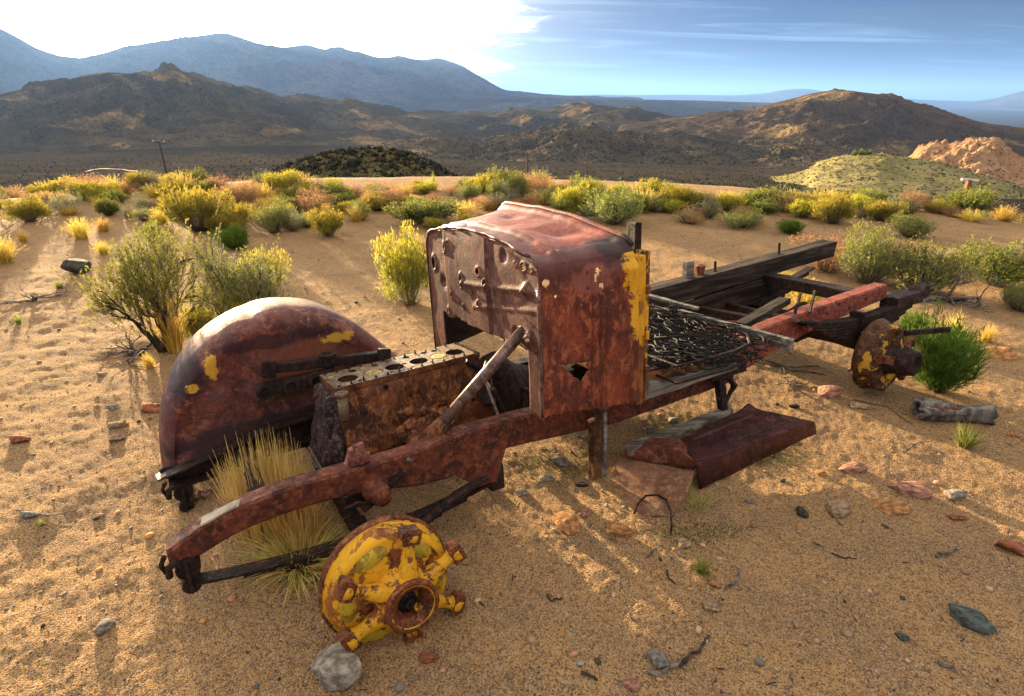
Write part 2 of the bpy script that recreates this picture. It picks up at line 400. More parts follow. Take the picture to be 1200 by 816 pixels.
th_f = np.radians(np.linspace(-56, 56, 800)); th_b = np.radians(np.linspace(56, 304, 70))[1:]
th_all = np.concatenate([th_f, th_b]); th_all[-1] = th_f[0] + 2 * np.pi
rs1 = np.concatenate([np.linspace(.02, .9, 8), .95 * np.exp(np.linspace(0, math.log(13 / .95), 370)), 13 * np.exp(np.linspace(0, math.log(45 / 13), 45))[1:]])
polar('sand_ground', rs1, th_all, ground_z, M['sand'])


def valley_z(x, y):
    z = ground_z(x, y, False); r = np.hypot(x, y)
    z = z + smooth((r - 50) / 100) * (1.6 * fbm(x, y, .012, 4, 61)) + smooth((r - 46) / 60) * .4 * fbm(x, y, .09, 3, 62)
    dz = np.interp(np.log(np.maximum(r, 1)), np.log([200, 300, 500, 800, 1600, 4000, 10000, 25000, 80000]), [0, -7, -20, -38, -88, -170, -250, -300, -420])
    az = np.degrees(np.arctan2(x, y))
    k = 1 - .35 * smooth((2 - az) / 25) * smooth((4000 - r) / 2500)
    return z + dz * k


rs2 = 44.9 * np.exp(np.linspace(0, math.log(70000 / 44.9), 260))
th2 = np.concatenate([np.radians(np.linspace(-58, 58, 420)), np.radians(np.linspace(58, 302, 60))[1:]]); th2[-1] = th2[0] + 2 * np.pi
polar('valley_floor', rs2, th2, lambda x, y: valley_z(x, y) - .02, M['scrub'])


def hill(name, sil, R, wf, wb, m, amp=.12, fs=None, seed=0, rough=1.0, nr=110, naz=420, power=1.6, crest=.02, kind='structure'):
    """ridge whose crest passes through the given sight lines at distance R; spurs and gullies by ridged noise"""
    xs = np.array([p_[0] for p_ in sil], float); ys = np.array([p_[1] for p_ in sil], float)
    xx = np.linspace(xs[0], xs[-1], naz); yy = np.interp(xx, xs, ys)
    kern = np.ones(5) / 5; yy = np.convolve(np.pad(yy, 2, mode='edge'), kern, mode='valid')
    az = []; tz = []
    for a, b in zip(xx, yy):
        d = ray(a, b); az.append(math.atan2(d[0], d[1])); tz.append(d[2] / math.hypot(d[0], d[1]))
    az = np.array(az); zr = CAMH + R * np.array(tz)
    t = np.concatenate([np.linspace(0, 1, nr * 2 // 3), np.linspace(1, 2, nr // 3)[1:]])
    rr = np.where(t < 1, R - wf * (1 - t), R + wb * (t - 1))
    T, A = np.meshgrid(t, az, indexing='ij'); RR = rr[:, None] * np.ones_like(A)
    X = RR * np.sin(A); Y = RR * np.cos(A)
    base = valley_z(X, Y) - max(2.0, .004 * R)
    prof = np.where(T < 1, smooth(T) ** power * .5 + .5 * T ** power, 1 - smooth((T - 1)))
    h = np.maximum(zr[None, :] - base, 0)
    fs = fs or 3.0 / wf
    n = fbm(X, Y, fs, 5, seed, .55, True); n2 = fbm(X, Y, fs * 3.1, 5, seed + 5, .6)
    away = 1 - np.exp(-((T - 1) / .16) ** 2)
    env = np.sin(np.clip(T / 2, 0, 1) * np.pi)
    z = base + h * prof + h * amp * env * (away * .9 + crest) * (n - .35) + h * amp * .35 * rough * env * n2 * (away + crest * 2)
    edge = np.minimum(1, np.minimum(np.arange(naz), np.arange(naz)[::-1]) / (naz * .04))[None, :]
    z = base + (z - base) * edge
    o = link(name, grid_mesh(name, np.stack([X, Y, z], -1)[:, ::-1]), m); tag(o, kind=kind); return o


mtn = [(-420, 60), (-300, 40), (-200, 30), (-120, 22), (-60, 28), (-20, 30), (0, 33), (20, 44), (45, 58), (70, 66), (95, 68), (120, 62), (150, 54), (190, 48), (225, 43), (250, 40), (265, 39), (280, 43), (300, 52),
       (318, 54), (335, 56), (360, 52), (380, 58), (395, 57), (420, 62), (440, 67), (455, 68), (470, 65), (485, 70), (500, 71), (512, 68), (525, 72), (540, 76), (560, 88), (580, 100), (592, 106), (615, 108), (640, 111), (690, 113), (760, 115), (800, 116)]
hill('blue_mountains', mtn, 8500, 4200, 3500, M['mountain'], .26, 1 / 1100, 3, 2.0, 130, 480, 1.3, .05)
far = [(560, 113), (620, 111), (660, 112.4), (700, 111), (740, 111.6), (800, 111), (860, 112), (895, 110), (915, 106), (935, 104), (950, 104.5), (965, 107), (990, 112), (1040, 113), (1075, 117), (1110, 118), (1140, 119), (1165, 116), (1185, 110), (1210, 105), (1280, 98), (1360, 96), (1500, 104), (1650, 112)]
hill('distant_mountains', far, 24000, 7000, 5000, M['mountain'], .12, 1 / 3500, 9, 1.0, 60, 360, 1.2)
mesa = [(520, 118), (600, 113), (650, 114), (700, 117), (760, 117), (820, 118), (880, 120), (960, 122), (1060, 128)]
hill('far_mesa', mesa, 5200, 2200, 1500, M['mountain'], .16, 1 / 500, 14, 1.0, 70, 360, 1.1)
rg = [(-480, 130), (-300, 118), (-160, 122), (-60, 120), (0, 113), (40, 103), (85, 94), (110, 88), (140, 87), (160, 88), (185, 86), (198, 82), (208, 82), (222, 88), (240, 94), (262, 99), (290, 104), (330, 113), (360, 117), (375, 117), (400, 121), (408, 115), (416, 117), (430, 121),
      (455, 126), (475, 131), (510, 133), (560, 134), (592, 133), (618, 129), (640, 131), (672, 125), (690, 124), (725, 126), (750, 130), (790, 137), (840, 140), (900, 146), (960, 152)]
hill('hill_range', rg, 1700, 950, 500, M['hill'], .38, 1 / 230, 22, 2.4, 180, 620, 1.4, .10)
bh = [(700, 152), (760, 143), (800, 138), (830, 134), (870, 130), (905, 122), (930, 116), (955, 110), (978, 106), (1000, 106), (1022, 110), (1040, 114), (1048, 113), (1062, 119), (1075, 126), (1095, 130), (1120, 137), (1150, 145), (1200, 153), (1270, 160), (1400, 170)]
hill('brown_hill', bh, 1300, 620, 500, M['hill_brown'], .30, 1 / 200, 31, 2.2, 140, 420, 1.4, .06)
low = [(420, 172), (500, 166), (560, 168), (620, 160), (660, 150), (700, 152), (745, 160), (790, 158), (830, 166), (870, 172), (900, 170), (940, 167), (965, 172), (1000, 180), (1060, 186), (1120, 186)]
hill('low_hills', low, 760, 260, 220, M['hill'], .5, 1 / 70, 47, 2.6, 110, 520, 1.1, .16)
md = [(880, 222), (915, 212), (945, 202), (958, 191), (985, 184), (1010, 182), (1035, 181), (1062, 187), (1090, 190), (1120, 198), (1150, 208), (1190, 222), (1230, 235)]
hill('grassy_mound', md, 330, 110, 90, M['mound'], .14, 1 / 45, 52, 1.5, 90, 260, 1.1, .05)
oc = [(1030, 205), (1060, 190), (1078, 176), (1095, 170), (1110, 172), (1130, 168), (1150, 166), (1168, 167), (1176, 175), (1195, 188), (1215, 186), (1260, 180), (1330, 186), (1400, 200)]
hill('orange_outcrop', oc, 480, 130, 110, M['outcrop'], .40, 1 / 28, 57, 2.2, 110, 300, 1.0, .18)
kn = [(215, 228), (262, 222), (300, 209), (330, 198), (355, 190), (380, 181), (410, 177), (440, 175), (462, 177), (485, 183), (505, 191), (525, 204), (545, 216), (580, 232)]
hill('shrubby_knoll', kn, 70, 26, 24, M['knoll'], .10, 1 / 9, 64, 1.5, 90, 260, 1.0, .05)
fl = [(900, 236), (1000, 228), (1100, 232), (1160, 226), (1200, 222), (1260, 220), (1330, 224)]

# pale dirt track on the valley side
tv = []
for i, px in enumerate(np.linspace(90, 154, 24)):
    d = ray(px, 165.5 - .8 * math.sin(i / 23 * 3)); rr_ = 440 + 20 * math.sin(i * .2)
    k = rr_ / math.hypot(d[0], d[1])
    for off in (-2.2, 2.2):
        X, Y = d[0] * k, d[1] * k; s_ = (rr_ + off) / rr_
        tv.append((X * s_, Y * s_, float(valley_z(np.array([X * s_]), np.array([Y * s_]))[0]) + .35))
tag(link('dirt_track', pymesh('dirt_track', tv, [(2 * i, 2 * i + 2, 2 * i + 3, 2 * i + 1) for i in range(23)]), M['track']), kind='structure')


# ------------------------------------------------------------------ mesh builders
def bm_mesh(name, bm, smooth=False):
    me = bpy.data.meshes.new(name); bmesh.ops.recalc_face_normals(bm, faces=bm.faces); bm.to_mesh(me); bm.free()
    if smooth: me.polygons.foreach_set('use_smooth', [True] * len(me.polygons))
    return me


class B:
    """collects shapes into one bmesh"""
    def __init__(s): s.bm = bmesh.new()
    def hexa(s, p, bev=0.0):
        """eight corners: bottom loop 0-3, top loop 4-7"""
        vs = [s.bm.verts.new(q) for q in p]
        fs = [s.bm.faces.new([vs[i] for i in f]) for f in ((0, 3, 2, 1), (4, 5, 6, 7), (0, 1, 5, 4), (1, 2, 6, 5), (2, 3, 7, 6), (3, 0, 4, 7))]
        if bev: bmesh.ops.bevel(s.bm, geom=list({e for f in fs for e in f.edges}), offset=bev, segments=2, affect='EDGES', profile=.6)
        return s
    def box(s, a, b, bev=0.0):
        (x0, y0, z0), (x1, y1, z1) = a, b
        return s.hexa([(x0, y0, z0), (x1, y0, z0), (x1, y1, z0), (x0, y1, z0), (x0, y0, z1), (x1, y0, z1), (x1, y1, z1), (x0, y1, z1)], bev)
    def bar(s, a, b, wd, ht, up=(0, 0, 1), bev=0.0, w2=None, h2=None):
        a, b = Vector(a), Vector(b); d = (b - a).normalized(); sd = d.cross(Vector(up)).normalized(); u_ = sd.cross(d)
        w2 = wd if w2 is None else w2; h2 = ht if h2 is None else h2
        q = lambda c, x, y: c + sd * x + u_ * y
        return s.hexa([q(a, -wd / 2, -ht / 2), q(a, wd / 2, -ht / 2), q(b, w2 / 2, -h2 / 2), q(b, -w2 / 2, -h2 / 2),
                       q(a, -wd / 2, ht / 2), q(a, wd / 2, ht / 2), q(b, w2 / 2, h2 / 2), q(b, -w2 / 2, h2 / 2)], bev)
    def tube(s, pts, r, n=10, cap=True):
        pts = [Vector(p) for p in pts]; rs = r if isinstance(r, (list, tuple)) else [r] * len(pts)
        rings = []; ref = Vector((.13, .27, .95)).normalized()
        for i, p in enumerate(pts):
            d = (pts[min(i + 1, len(pts) - 1)] - pts[max(i - 1, 0)]).normalized()
            a = d.cross(ref)
            if a.length < .1: a = d.cross(Vector((1, 0, 0)))
            a.normalize(); b = d.cross(a)
            rings.append([s.bm.verts.new(p + (a * math.cos(t) + b * math.sin(t)) * rs[i]) for t in [2 * math.pi * k / n for k in range(n)]])
        for A, C_ in zip(rings, rings[1:]):
            for k in range(n): s.bm.faces.new((A[k], A[(k + 1) % n], C_[(k + 1) % n], C_[k]))
        if cap:
            s.bm.faces.new(rings[0][::-1]); s.bm.faces.new(rings[-1])
        return s
    def lathe(s, c, ax, prof, n=40, jit=0.0, seed=0):
        """prof: list of (distance along axis, radius)"""
        c = Vector(c); ax = Vector(ax).normalized(); a = ax.cross(Vector((.1, .2, .97))).normalized(); b = ax.cross(a)
        rings = []
        for (h, r) in prof:
            if r < 1e-5: rings.append([s.bm.verts.new(c + ax * h)]); continue
            ring = []
            for k in range(n):
                t = 2 * math.pi * k / n; rr = r * (1 + jit * math.sin(3 * t + seed) * .5 + jit * math.sin(7 * t + 2 * seed) * .5)
                ring.append(s.bm.verts.new(c + ax * h + (a * math.cos(t) + b * math.sin(t)) * rr))
            rings.append(ring)
        for A, C_ in zip(rings, rings[1:]):
            for k in range(n):
                if len(A) == 1 and len(C_) == 1: break
                if len(A) == 1: s.bm.faces.new((A[0], C_[(k + 1) % n], C_[k]))
                elif len(C_) == 1: s.bm.faces.new((A[k], A[(k + 1) % n], C_[0]))
                else: s.bm.faces.new((A[k], A[(k + 1) % n], C_[(k + 1) % n], C_[k]))
        return s
    def sweep(s, sections):
        """list of equal closed loops"""
        rings = [[s.bm.verts.new(p) for p in sec] for sec in sections]; n = len(rings[0])
        for A, C_ in zip(rings, rings[1:]):
            for k in range(n): s.bm.faces.new((A[k], A[(k + 1) % n], C_[(k + 1) % n], C_[k]))
        s.bm.faces.new(rings[0][::-1]); s.bm.faces.new(rings[-1]); return s
    def rough(s, amp, sc, seed=0, cuts=0):
        if cuts: bmesh.ops.subdivide_edges(s.bm, edges=s.bm.edges[:], cuts=cuts, use_grid_fill=True)
        co = np.array([v.co[:] for v in s.bm.verts])
        if len(co):
            for k in range(3):
                nn = perlin(co[:, 0] * sc + k * 9.1, co[:, 1] * sc, co[:, 2] * sc, seed + k) + .5 * perlin(co[:, 0] * sc * 2.7 + k, co[:, 1] * sc * 2.7, co[:, 2] * sc * 2.7, seed + k + 9)
                for v, d in zip(s.bm.verts, nn): v.co[k] += amp * d
        return s
    def put(s, name, m, parent=None, smooth=False, mtx=None):
        o = link(name, bm_mesh(name, s.bm, smooth), m, parent)
        return o


def root(name, mtx, label, cat, group=None):
    o = bpy.data.objects.new(name, None); COL.objects.link(o); o.matrix_world = mtx; o.empty_display_size = .1
    return tag(o, label, cat, group)


# ------------------------------------------------------------------ the wreck
TM = Matrix((U, V, W)).transposed().to_4x4(); TM.translation = TO
truck = root('truck_wreck', TM, 'rusted old truck skeleton half sunk in the sand, with cowl, engine block and one fender', 'wrecked truck')


def rail(name, v0, v1, top, hgt, m):
    """pressed channel rail following a profile of (u, top w, height)"""
    uu = np.linspace(top[0][0], top[-1][0], 130); tw = np.interp(uu, [t[0] for t in top], [t[1] for t in top]); hh = np.interp(uu, [t[0] for t in top], [t[2] for t in top])
    ker = np.ones(7) / 7; tw = np.convolve(np.pad(tw, 3, mode='edge'), ker, 'valid'); hh = np.convolve(np.pad(hh, 3, mode='edge'), ker, 'valid')
    secs = []; s = 1 if v1 > v0 else -1; th = .008
    for i, (u, t, h) in enumerate(zip(uu, tw, hh)):
        wv = .003 * math.sin(u * 5) + .001 * math.sin(u * 17); t = t + .001 * math.sin(u * 21 + 1)
        b = t - h
        secs.append([(u, v0 + wv, b + .01), (u, v0 + wv, t - .01), (u, v0 + wv + s * .008, t), (u, v1 + wv, t), (u, v1 + wv, t - th), (u, v0 + wv + s * th, t - th - .004),
                     (u, v0 + wv + s * th, b + th + .004), (u, v1 + wv, b + th), (u, v1 + wv, b), (u, v0 + wv + s * .008, b)])
    b = B().sweep(secs)
    b.rough(.0006, 26, 3)
    return b.put(name, m, truck)


prof_front = [(-1.26, .255, .055), (-1.18, .305, .10), (-1.06, .338, .085), (-.88, .360, .095), (-.70, .358, .095), (-.56, .356, .12), (-.40, .362, .155), (-.22, .378, .175), (-.12, .378, .12), (.05, .372, .13), (.3, .352, .13), (.5, .325, .12), (.7, .314, .10), (1.24, .300, .07)]
rail('frame_rail', 0, .07, prof_front, 0, M['frame'])
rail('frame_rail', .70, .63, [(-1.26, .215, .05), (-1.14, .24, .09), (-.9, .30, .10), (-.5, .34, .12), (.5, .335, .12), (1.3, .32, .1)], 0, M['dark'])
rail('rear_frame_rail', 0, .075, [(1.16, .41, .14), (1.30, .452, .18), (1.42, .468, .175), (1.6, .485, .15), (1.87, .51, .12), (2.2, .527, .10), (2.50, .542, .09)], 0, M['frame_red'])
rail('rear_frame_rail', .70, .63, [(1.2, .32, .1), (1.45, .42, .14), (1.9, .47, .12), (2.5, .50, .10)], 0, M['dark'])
b = B()
for (u, w_) in [(-.90, .33), (-.45, .33), (-.38, .25), (.15, .27), (.15, .33), (.62, .25), (.62, .29), (.9, .26), (1.40, .42), (2.05, .50), (2.15, .46), (-.30, .30), (-.52, .29), (-.08, .33), (.05, .31), (-.85, .31), (1.45, .42), (1.52, .37), (1.95, .47), (2.3, .49), (-1.0, .30)]:
    b.lathe((u, .004, w_), (0, -1, 0), [(0, .014), (.006, .013), (.011, .008), (.013, 0)], 10)
b.put('rivet', M['frame'], truck)['kind'] = 'stuff'

# front spring shackles, springs, knuckle
for v, zt, near in ((.03, 0, True), (.665, -.055, False)):
    b = B(); b.lathe((-1.215, v - .045, .19 + zt), (0, 1, 0), [(0, 0), (0, .036), (.09, .036), (.09, 0)], 16)
    b.lathe((-1.215, v - .055, .135 + zt), (0, 1, 0), [(0, 0), (0, .028), (.11, .028), (.11, 0)], 16)
    b.bar((-1.215, v - .05, .21 + zt), (-1.215, v - .05, .12 + zt), .012, .05, (0, 1, 0), .003); b.bar((-1.215, v + .05, .21 + zt), (-1.215, v + .05, .12 + zt), .012, .05, (0, 1, 0), .003)
    b.tube([(-1.235, v - .06, .24 + zt), (-1.262, v - .05, .22 + zt), (-1.268, v - .045, .185 + zt)], .011, 8)
    b.tube([(-1.268, v - .03, .25 + zt), (-1.285, v - .02, .215 + zt), (-1.27, v, .16 + zt)], .008, 8)
    b.rough(.002, 50, 1).put('spring_shackle', M['dark'], truck)
    for k in range(5):
        u0, u1 = -1.20 + .13 * k, -.14 - .11 * k; pts = []
        for i in range(13):
            t = i / 12; u = u0 + (u1 - u0) * t; s = (u + .67) / .53
            pts.append((u, v, .115 + zt - .050 * (1 - s * s) - .0125 * k))
        bb = B()
        secs = [[(p[0], v - .027, p[2] - .005), (p[0], v + .027, p[2] - .005), (p[0], v + .027, p[2] + .005), (p[0], v - .027, p[2] + .005)] for p in pts]
        bb.sweep(secs).put('spring_leaf', M['dark'], truck)
    B().box((-.70, v - .035, .0 + zt), (-.64, v + .035, .13 + zt), .006).rough(.002, 40, 2).put('spring_clamp', M['dark'], truck)
    B().box((-.14, v - .03, .08 + zt), (-.08, v + .03, .19 + zt), .006).rough(.002, 40, 2).put('spring_clamp', M['dark'], truck)
# rear hanger drop of the near rail
B().hexa([(-.20, -.008, .13), (-.12, -.008, .13), (-.12, .05, .13), (-.20, .05, .13), (-.34, -.008, .25), (-.06, -.008, .28), (-.06, .05, .28), (-.34, .05, .25)], .006).rough(.002, 40).put('spring_hanger', M['frame'], truck)
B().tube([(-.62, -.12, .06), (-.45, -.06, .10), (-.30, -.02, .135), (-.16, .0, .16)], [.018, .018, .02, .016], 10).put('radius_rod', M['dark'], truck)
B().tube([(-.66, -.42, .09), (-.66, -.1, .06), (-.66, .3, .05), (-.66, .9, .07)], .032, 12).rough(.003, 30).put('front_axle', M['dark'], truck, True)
b = B(); b.lathe((-.60, .0, .26), (0, -1, 0), [(0, .052), (.02, .052), (.03, .04), (.055, .04), (.06, .03), (.085, .03), (.09, 0)], 20).rough(.0025, 40)
b.put('spring_mount', M['frame'], truck, True)
b = B().bar((-.66, -.015, .20), (-.50, -.02, .30), .02, .03, (0, 1, 0), .004); b.tube([(-.72, -.03, .235), (-.68, -.04, .25), (-.62, -.04, .225), (-.58, -.03, .24)], .006, 6); b.put('brake_linkage', M['dark'], truck)
# pink crust bracket on the near rail
b = B().hexa([(-.675, .0, .366), (-.60, .0, .366), (-.60, .07, .366), (-.675, .07, .366), (-.665, .01, .42), (-.625, .01, .43), (-.625, .06, .425), (-.665, .06, .41)], .005)
b.box((-.655, -.006, .375), (-.62, .02, .445), .004); b.tube([(-.69, .02, .37), (-.66, .03, .40), (-.60, .03, .385)], .010, 8)
b.rough(.006, 22, 4, 1).put('engine_mount_bracket', rust('rust_pinkish', (.13, .04, .03), (.30, .11, .08), (.42, .20, .16), 1.4), truck)
B().lathe((-.47, -.002, .335), (0, -1, 0), [(0, .012), (.02, .012), (.024, .007), (.024, 0)], 10).put('bolt', M['steel'], truck)

B().hexa([(-1.155, .004, .311), (-1.04, .004, .342), (-1.03, .045, .345), (-1.15, .05, .313), (-1.155, .004, .317), (-1.05, .004, .347), (-1.04, .04, .350), (-1.15, .05, .319)]).rough(.002, 40, 2, 3).put('pale_flake', M['pale_flake'], truck)  # pale flake on the horn top, its tan colour standing in for a highlight
# crossmembers
def cross(name, u, w_, d, h, m, v0=.07, v1=.66, du=0.0, dw=0.0):
    b = B().hexa([(u, v0, w_ - h), (u + d, v0, w_ - h), (u + d + du, v1, w_ - h + dw), (u + du, v1, w_ - h + dw), (u, v0, w_), (u + d, v0, w_), (u + d + du, v1, w_ + dw), (u + du, v1, w_ + dw)], .006)
    return b.rough(.003, 20, 5, 2).put(name, m, truck)


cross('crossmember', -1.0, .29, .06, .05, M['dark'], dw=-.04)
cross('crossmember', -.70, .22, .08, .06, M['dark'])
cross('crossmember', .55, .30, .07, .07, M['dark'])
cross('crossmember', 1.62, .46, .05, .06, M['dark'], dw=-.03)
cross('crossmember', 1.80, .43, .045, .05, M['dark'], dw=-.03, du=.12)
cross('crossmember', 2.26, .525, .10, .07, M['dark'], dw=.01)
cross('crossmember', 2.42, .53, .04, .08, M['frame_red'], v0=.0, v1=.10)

# --- front wheel hub (near side)
HC = Vector((-.648, -.45, .10)); ax = Vector((.03, -1, .06)).normalized()
e1 = Vector((1, 0, 0)); e1 = (e1 - ax * e1.dot(ax)).normalized(); e2 = e1.cross(ax) * 1.0
if e2.z < 0: e2 = -e2
wh = B(); DC = HC - ax * .165 + Vector((-.018, 0, -.006))
wh.lathe(DC, ax, [(-.02, .10), (-.035, .200), (-.034, .208), (-.018, .211), (-.008, .206), (-.005, .199), (.03, .193), (.042, .184), (.05, .165), (.058, .13), (.070, .09), (.075, .05)], 64, .004)
drum_o = wh.put('brake_drum', M['hub_yellow'], truck, True)
B().lathe(DC + ax * .0015, ax, [(-.007, .203), (-.005, .199), (.03, .193), (.042, .184), (.046, .176), (.0465, .172)], 64, .004).put('drum_band', M['drum'], drum_o, True)
b = B().lathe(DC, ax, [(-.038, .198), (-.040, .211), (-.022, .2155), (-.010, .211), (-.007, .203)], 64, .005)
b.put('drum_flange', M['hub_rust'], drum_o, True)
# bulged pads between the spokes
angs = [78, 22, -33, -88, 201, 150]
def ringpt(a, r, h): return HC + ax * h + (e1 * math.cos(math.radians(a)) + e2 * math.sin(math.radians(a))) * r
for a in (50, 112, 176, -4, 232):
    c0 = DC + ax * .045 + (e1 * math.cos(math.radians(a)) + e2 * math.sin(math.radians(a))) * .140
    tdir = (-e1 * math.sin(math.radians(a)) + e2 * math.cos(math.radians(a))); rdir = ax.cross(tdir)
    vs = []; fs = []; n1, n2_ = 9, 20
    for i in range(n1):
        ph = i / (n1 - 1) * math.pi / 2
        for k in range(n2_):
            t = 2 * math.pi * k / n2_
            vs.append(c0 + tdir * (.062 * math.cos(t) * math.cos(ph)) + rdir * (.033 * math.sin(t) * math.cos(ph)) + ax * (.018 * math.sin(ph)))
    for i in range(n1 - 1):
        for k in range(n2_): fs.append((i * n2_ + k, i * n2_ + (k + 1) % n2_, (i + 1) * n2_ + (k + 1) % n2_, (i + 1) * n2_ + k))
    link('drum_pad', pymesh('drum_pad', vs, fs, True), M.get('pad') or M.setdefault('pad', rust('pad_green_yellow', (.24, .15, .02), (.42, .33, .03), (.48, .38, .035), 1.2, (.60, .42, .03), .5, 0, (.35, .6), .05, bs=.2)), drum_o)
b = B().lathe(HC, ax, [(-.115, .05), (-.11, .092), (-.075, .094), (-.05, .085), (-.025, .077), (-.01, .076), (-.004, .080), (.002, .080), (.006, .076), (.007, .068), (.0, .062), (-.012, .057), (-.03, .050), (-.05, .046), (-.052, 0)], 48, .006)
spider = b.put('wheel_spider', M['hub_yellow'], truck, True)
b = B().lathe(HC, ax, [(-.014, .0785), (-.010, .0845), (.004, .0850), (.008, .081), (.009, .072), (.006, .069), (.003, .058), (-.002, .055), (-.006, .046), (-.022, .042), (-.030, .038), (-.060, .036), (-.061, 0)], 48, .004)
b.rough(.0012, 60, 3); b.put('hub_ring', M['hub_rust'], spider, True)
b = B().lathe(HC, ax, [(-.055, .030), (-.030, .028), (-.026, .020), (-.012, .018), (-.010, .010), (.004, .009), (.005, 0)], 6)
b.put('axle_nut', M['dark'], spider)
B().tube([HC + ax * .0 + e1 * .012 - e2 * .004, HC + ax * .022 + e1 * .016 - e2 * .004], .012, 8).put('yellow_bolt', M['hub_yellow'], spider, True)
for i, a in enumerate(angs):
    tip = .205 if i != 3 else .17; secs = []
    rad = (e1 * math.cos(math.radians(a)) + e2 * math.sin(math.radians(a))); tan = (-e1 * math.sin(math.radians(a)) + e2 * math.cos(math.radians(a)))
    for t in np.linspace(0, 1, 12):
        r = .055 + (tip - .055) * t; hw = .034 - .019 * smooth(t * 1.5) + .010 * smooth((t - .72) / .22); hd = .034 - .014 * smooth(t * 1.5) + .011 * smooth((t - .72) / .22)
        cx_ = -.055 - .012 * t
        secs.append([HC + rad * r + tan * (hw * math.copysign(abs(math.cos(q)) ** .6, math.cos(q))) + ax * (cx_ + hd * math.copysign(abs(math.sin(q)) ** .6, math.sin(q))) for q in np.linspace(0, 2 * math.pi, 12, endpoint=False)])
    B().sweep(secs).rough(.0016, 60, i).put('spoke', M['hub_yellow'], spider, True)
    b = B(); b.sweep([[HC + rad * r_ + tan * x * (k_) + ax * (-.067 + y * k_) for x, y in ((-.029, -.025), (.029, -.025), (.030, .022), (-.030, .022))] for r_, k_ in ((tip - .026, .8), (tip - .016, 1.0), (tip + .008, 1.02), (tip + .014, .85))])
    b.sweep([[HC + rad * r_ + tan * x + ax * (-.067 + y) for x, y in ((-.027, .012), (.027, .012), (.027, .027), (-.027, .027))] for r_ in (tip - .03, tip + .0)])
    b.rough(.0025, 70, i, 1).put('rim_lug', M['hub_rust'], spider)

# --- far fender
ctr = Vector((-.70, 0, .28))
def fout(t):
    pts = [(-1.285, .17), (-1.255, .36), (-1.18, .53), (-1.07, .66), (-.95, .735), (-.80, .785), (-.66, .785), (-.52, .74), (-.38, .64), (-.24, .49), (-.12, .34)]
    x = t * (len(pts) - 1); i = min(int(x), len(pts) - 2); f_ = x - i
    g_ = lambda k: np.array(pts[max(0, min(len(pts) - 1, k))])
    p0, p1, p2, p3 = g_(i - 1), g_(i), g_(i + 1), g_(i + 2)
    return .5 * (2 * p1 + (p2 - p0) * f_ + (2 * p0 - 5 * p1 + 4 * p2 - p3) * f_ ** 2 + (3 * p1 - p0 - 3 * p2 + p3) * f_ ** 3)
nt, ns = 110, 60; Pf = np.zeros((ns, nt, 3))
for i in range(nt):
    t = i / (nt - 1); C1 = fout(t)
    bot = np.array((-1.285 + 1.17 * t, .205 + .035 * math.sin(t * math.pi) - .02 * t)); K = np.array((ctr.x, .30)) + (C1 - np.array((ctr.x, .30))) * np.array((.90, .86))
    for j in range(ns):
        s = j / (ns - 1)
        if s < .5:
            q = s / .5; p = bot + (K - bot) * q; v = .735 + .015 * math.sin(q * math.pi) - .01 * q
        else:
            q = (s - .5) / .5; a_ = q * math.pi * .93; f_ = math.sin(min(a_, math.pi / 2)) if a_ < math.pi / 2 else 1 - .16 * (1 - math.sin(a_))
            p = K + (C1 - K) * (f_ if a_ < math.pi / 2 else f_); v = .725 + .17 * (1 - math.cos(a_)) 
        Pf[j, i] = (p[0], v, p[1])
dn = perlin(Pf[..., 0] * 5, Pf[..., 2] * 5, Pf[..., 1] * 5, 4) * .010 + perlin(Pf[..., 0] * 14, Pf[..., 2] * 14, Pf[..., 1] * 14, 8) * .0035
for (cu, cw, r_, d_) in ((-1.08, .52, .07, .012), (-.83, .78, .03, .02), (-.66, .76, .05, .012), (-1.2, .36, .06, .014), (-.9, .6, .05, .006)):
    dn += d_ * np.exp(-((Pf[..., 0] - cu) ** 2 + (Pf[..., 2] - cw) ** 2) / r_ ** 2)
Pf[..., 1] += dn; Pf[..., 2] -= dn * .4 * (np.arange(ns)[:, None] > ns / 2)
fender = link('fender', grid_mesh('fender', Pf), M['fender'], truck)
md_ = fender.modifiers.new('thickness', 'SOLIDIFY'); md_.thickness = .004
lip = []
for i in range(0, nt, 2):
    p = Pf[0, i]; lip.append((p[0], p[1] - .006 + .004 * math.sin(i), p[2] - .004 + .003 * math.sin(i * .7)))
B().tube(lip, .011, 8).rough(.003, 30).put('fender_lip', M['dark'], fender, True)
B().bar((-1.30, .70, .19), (-1.17, .73, .215), .06, .012, (0, 0, 1), .002).put('fender_bracket', M['steel'], fender)
# inner splash apron between fender and rail
b = B().hexa([(-1.1, .70, .16), (-.2, .70, .15), (-.2, .72, .15), (-1.1, .72, .16), (-1.1, .70, .205), (-.2, .70, .22), (-.2, .72, .22), (-1.1, .72, .205)])
b.put('fender_stay', M['dark'], truck)

# --- exhaust manifold on the far side of the block
mf = B()
p1, p2 = L(312, 432, 'v', .62), L(446, 417, 'v', .62)
mf.bar((p1[0], .62, p1[2]), (p2[0], .62, p2[2]), .045, .042, (0, 0, 1), .006)
for q in (p1, p2): mf.bar((q[0], .59, q[2] - .03), (q[0] + .012, .59, q[2] + .04), .03, .055, (1, 0, 0), .004)
q1, q2 = L(303, 458, 'v', .60), L(392, 438, 'v', .60)
mf.bar((q1[0], .60, q1[2]), (q2[0], .60, q2[2]), .05, .055, (0, 0, 1), .012)
for f_ in (.0, .33, .66): mf.lathe((q1[0] + (q2[0] - q1[0]) * f_ + .02, .575, q1[2]), (0, -1, 0), [(-.02, .034), (.012, .034), (.014, .02), (-.01, .018), (-.01, 0)], 16)
r1 = L(385, 425, 'v', .62)
mf.tube([(r1[0], .62, r1[2] - .03), (r1[0], .62, r1[2] + .035)], .022, 12)
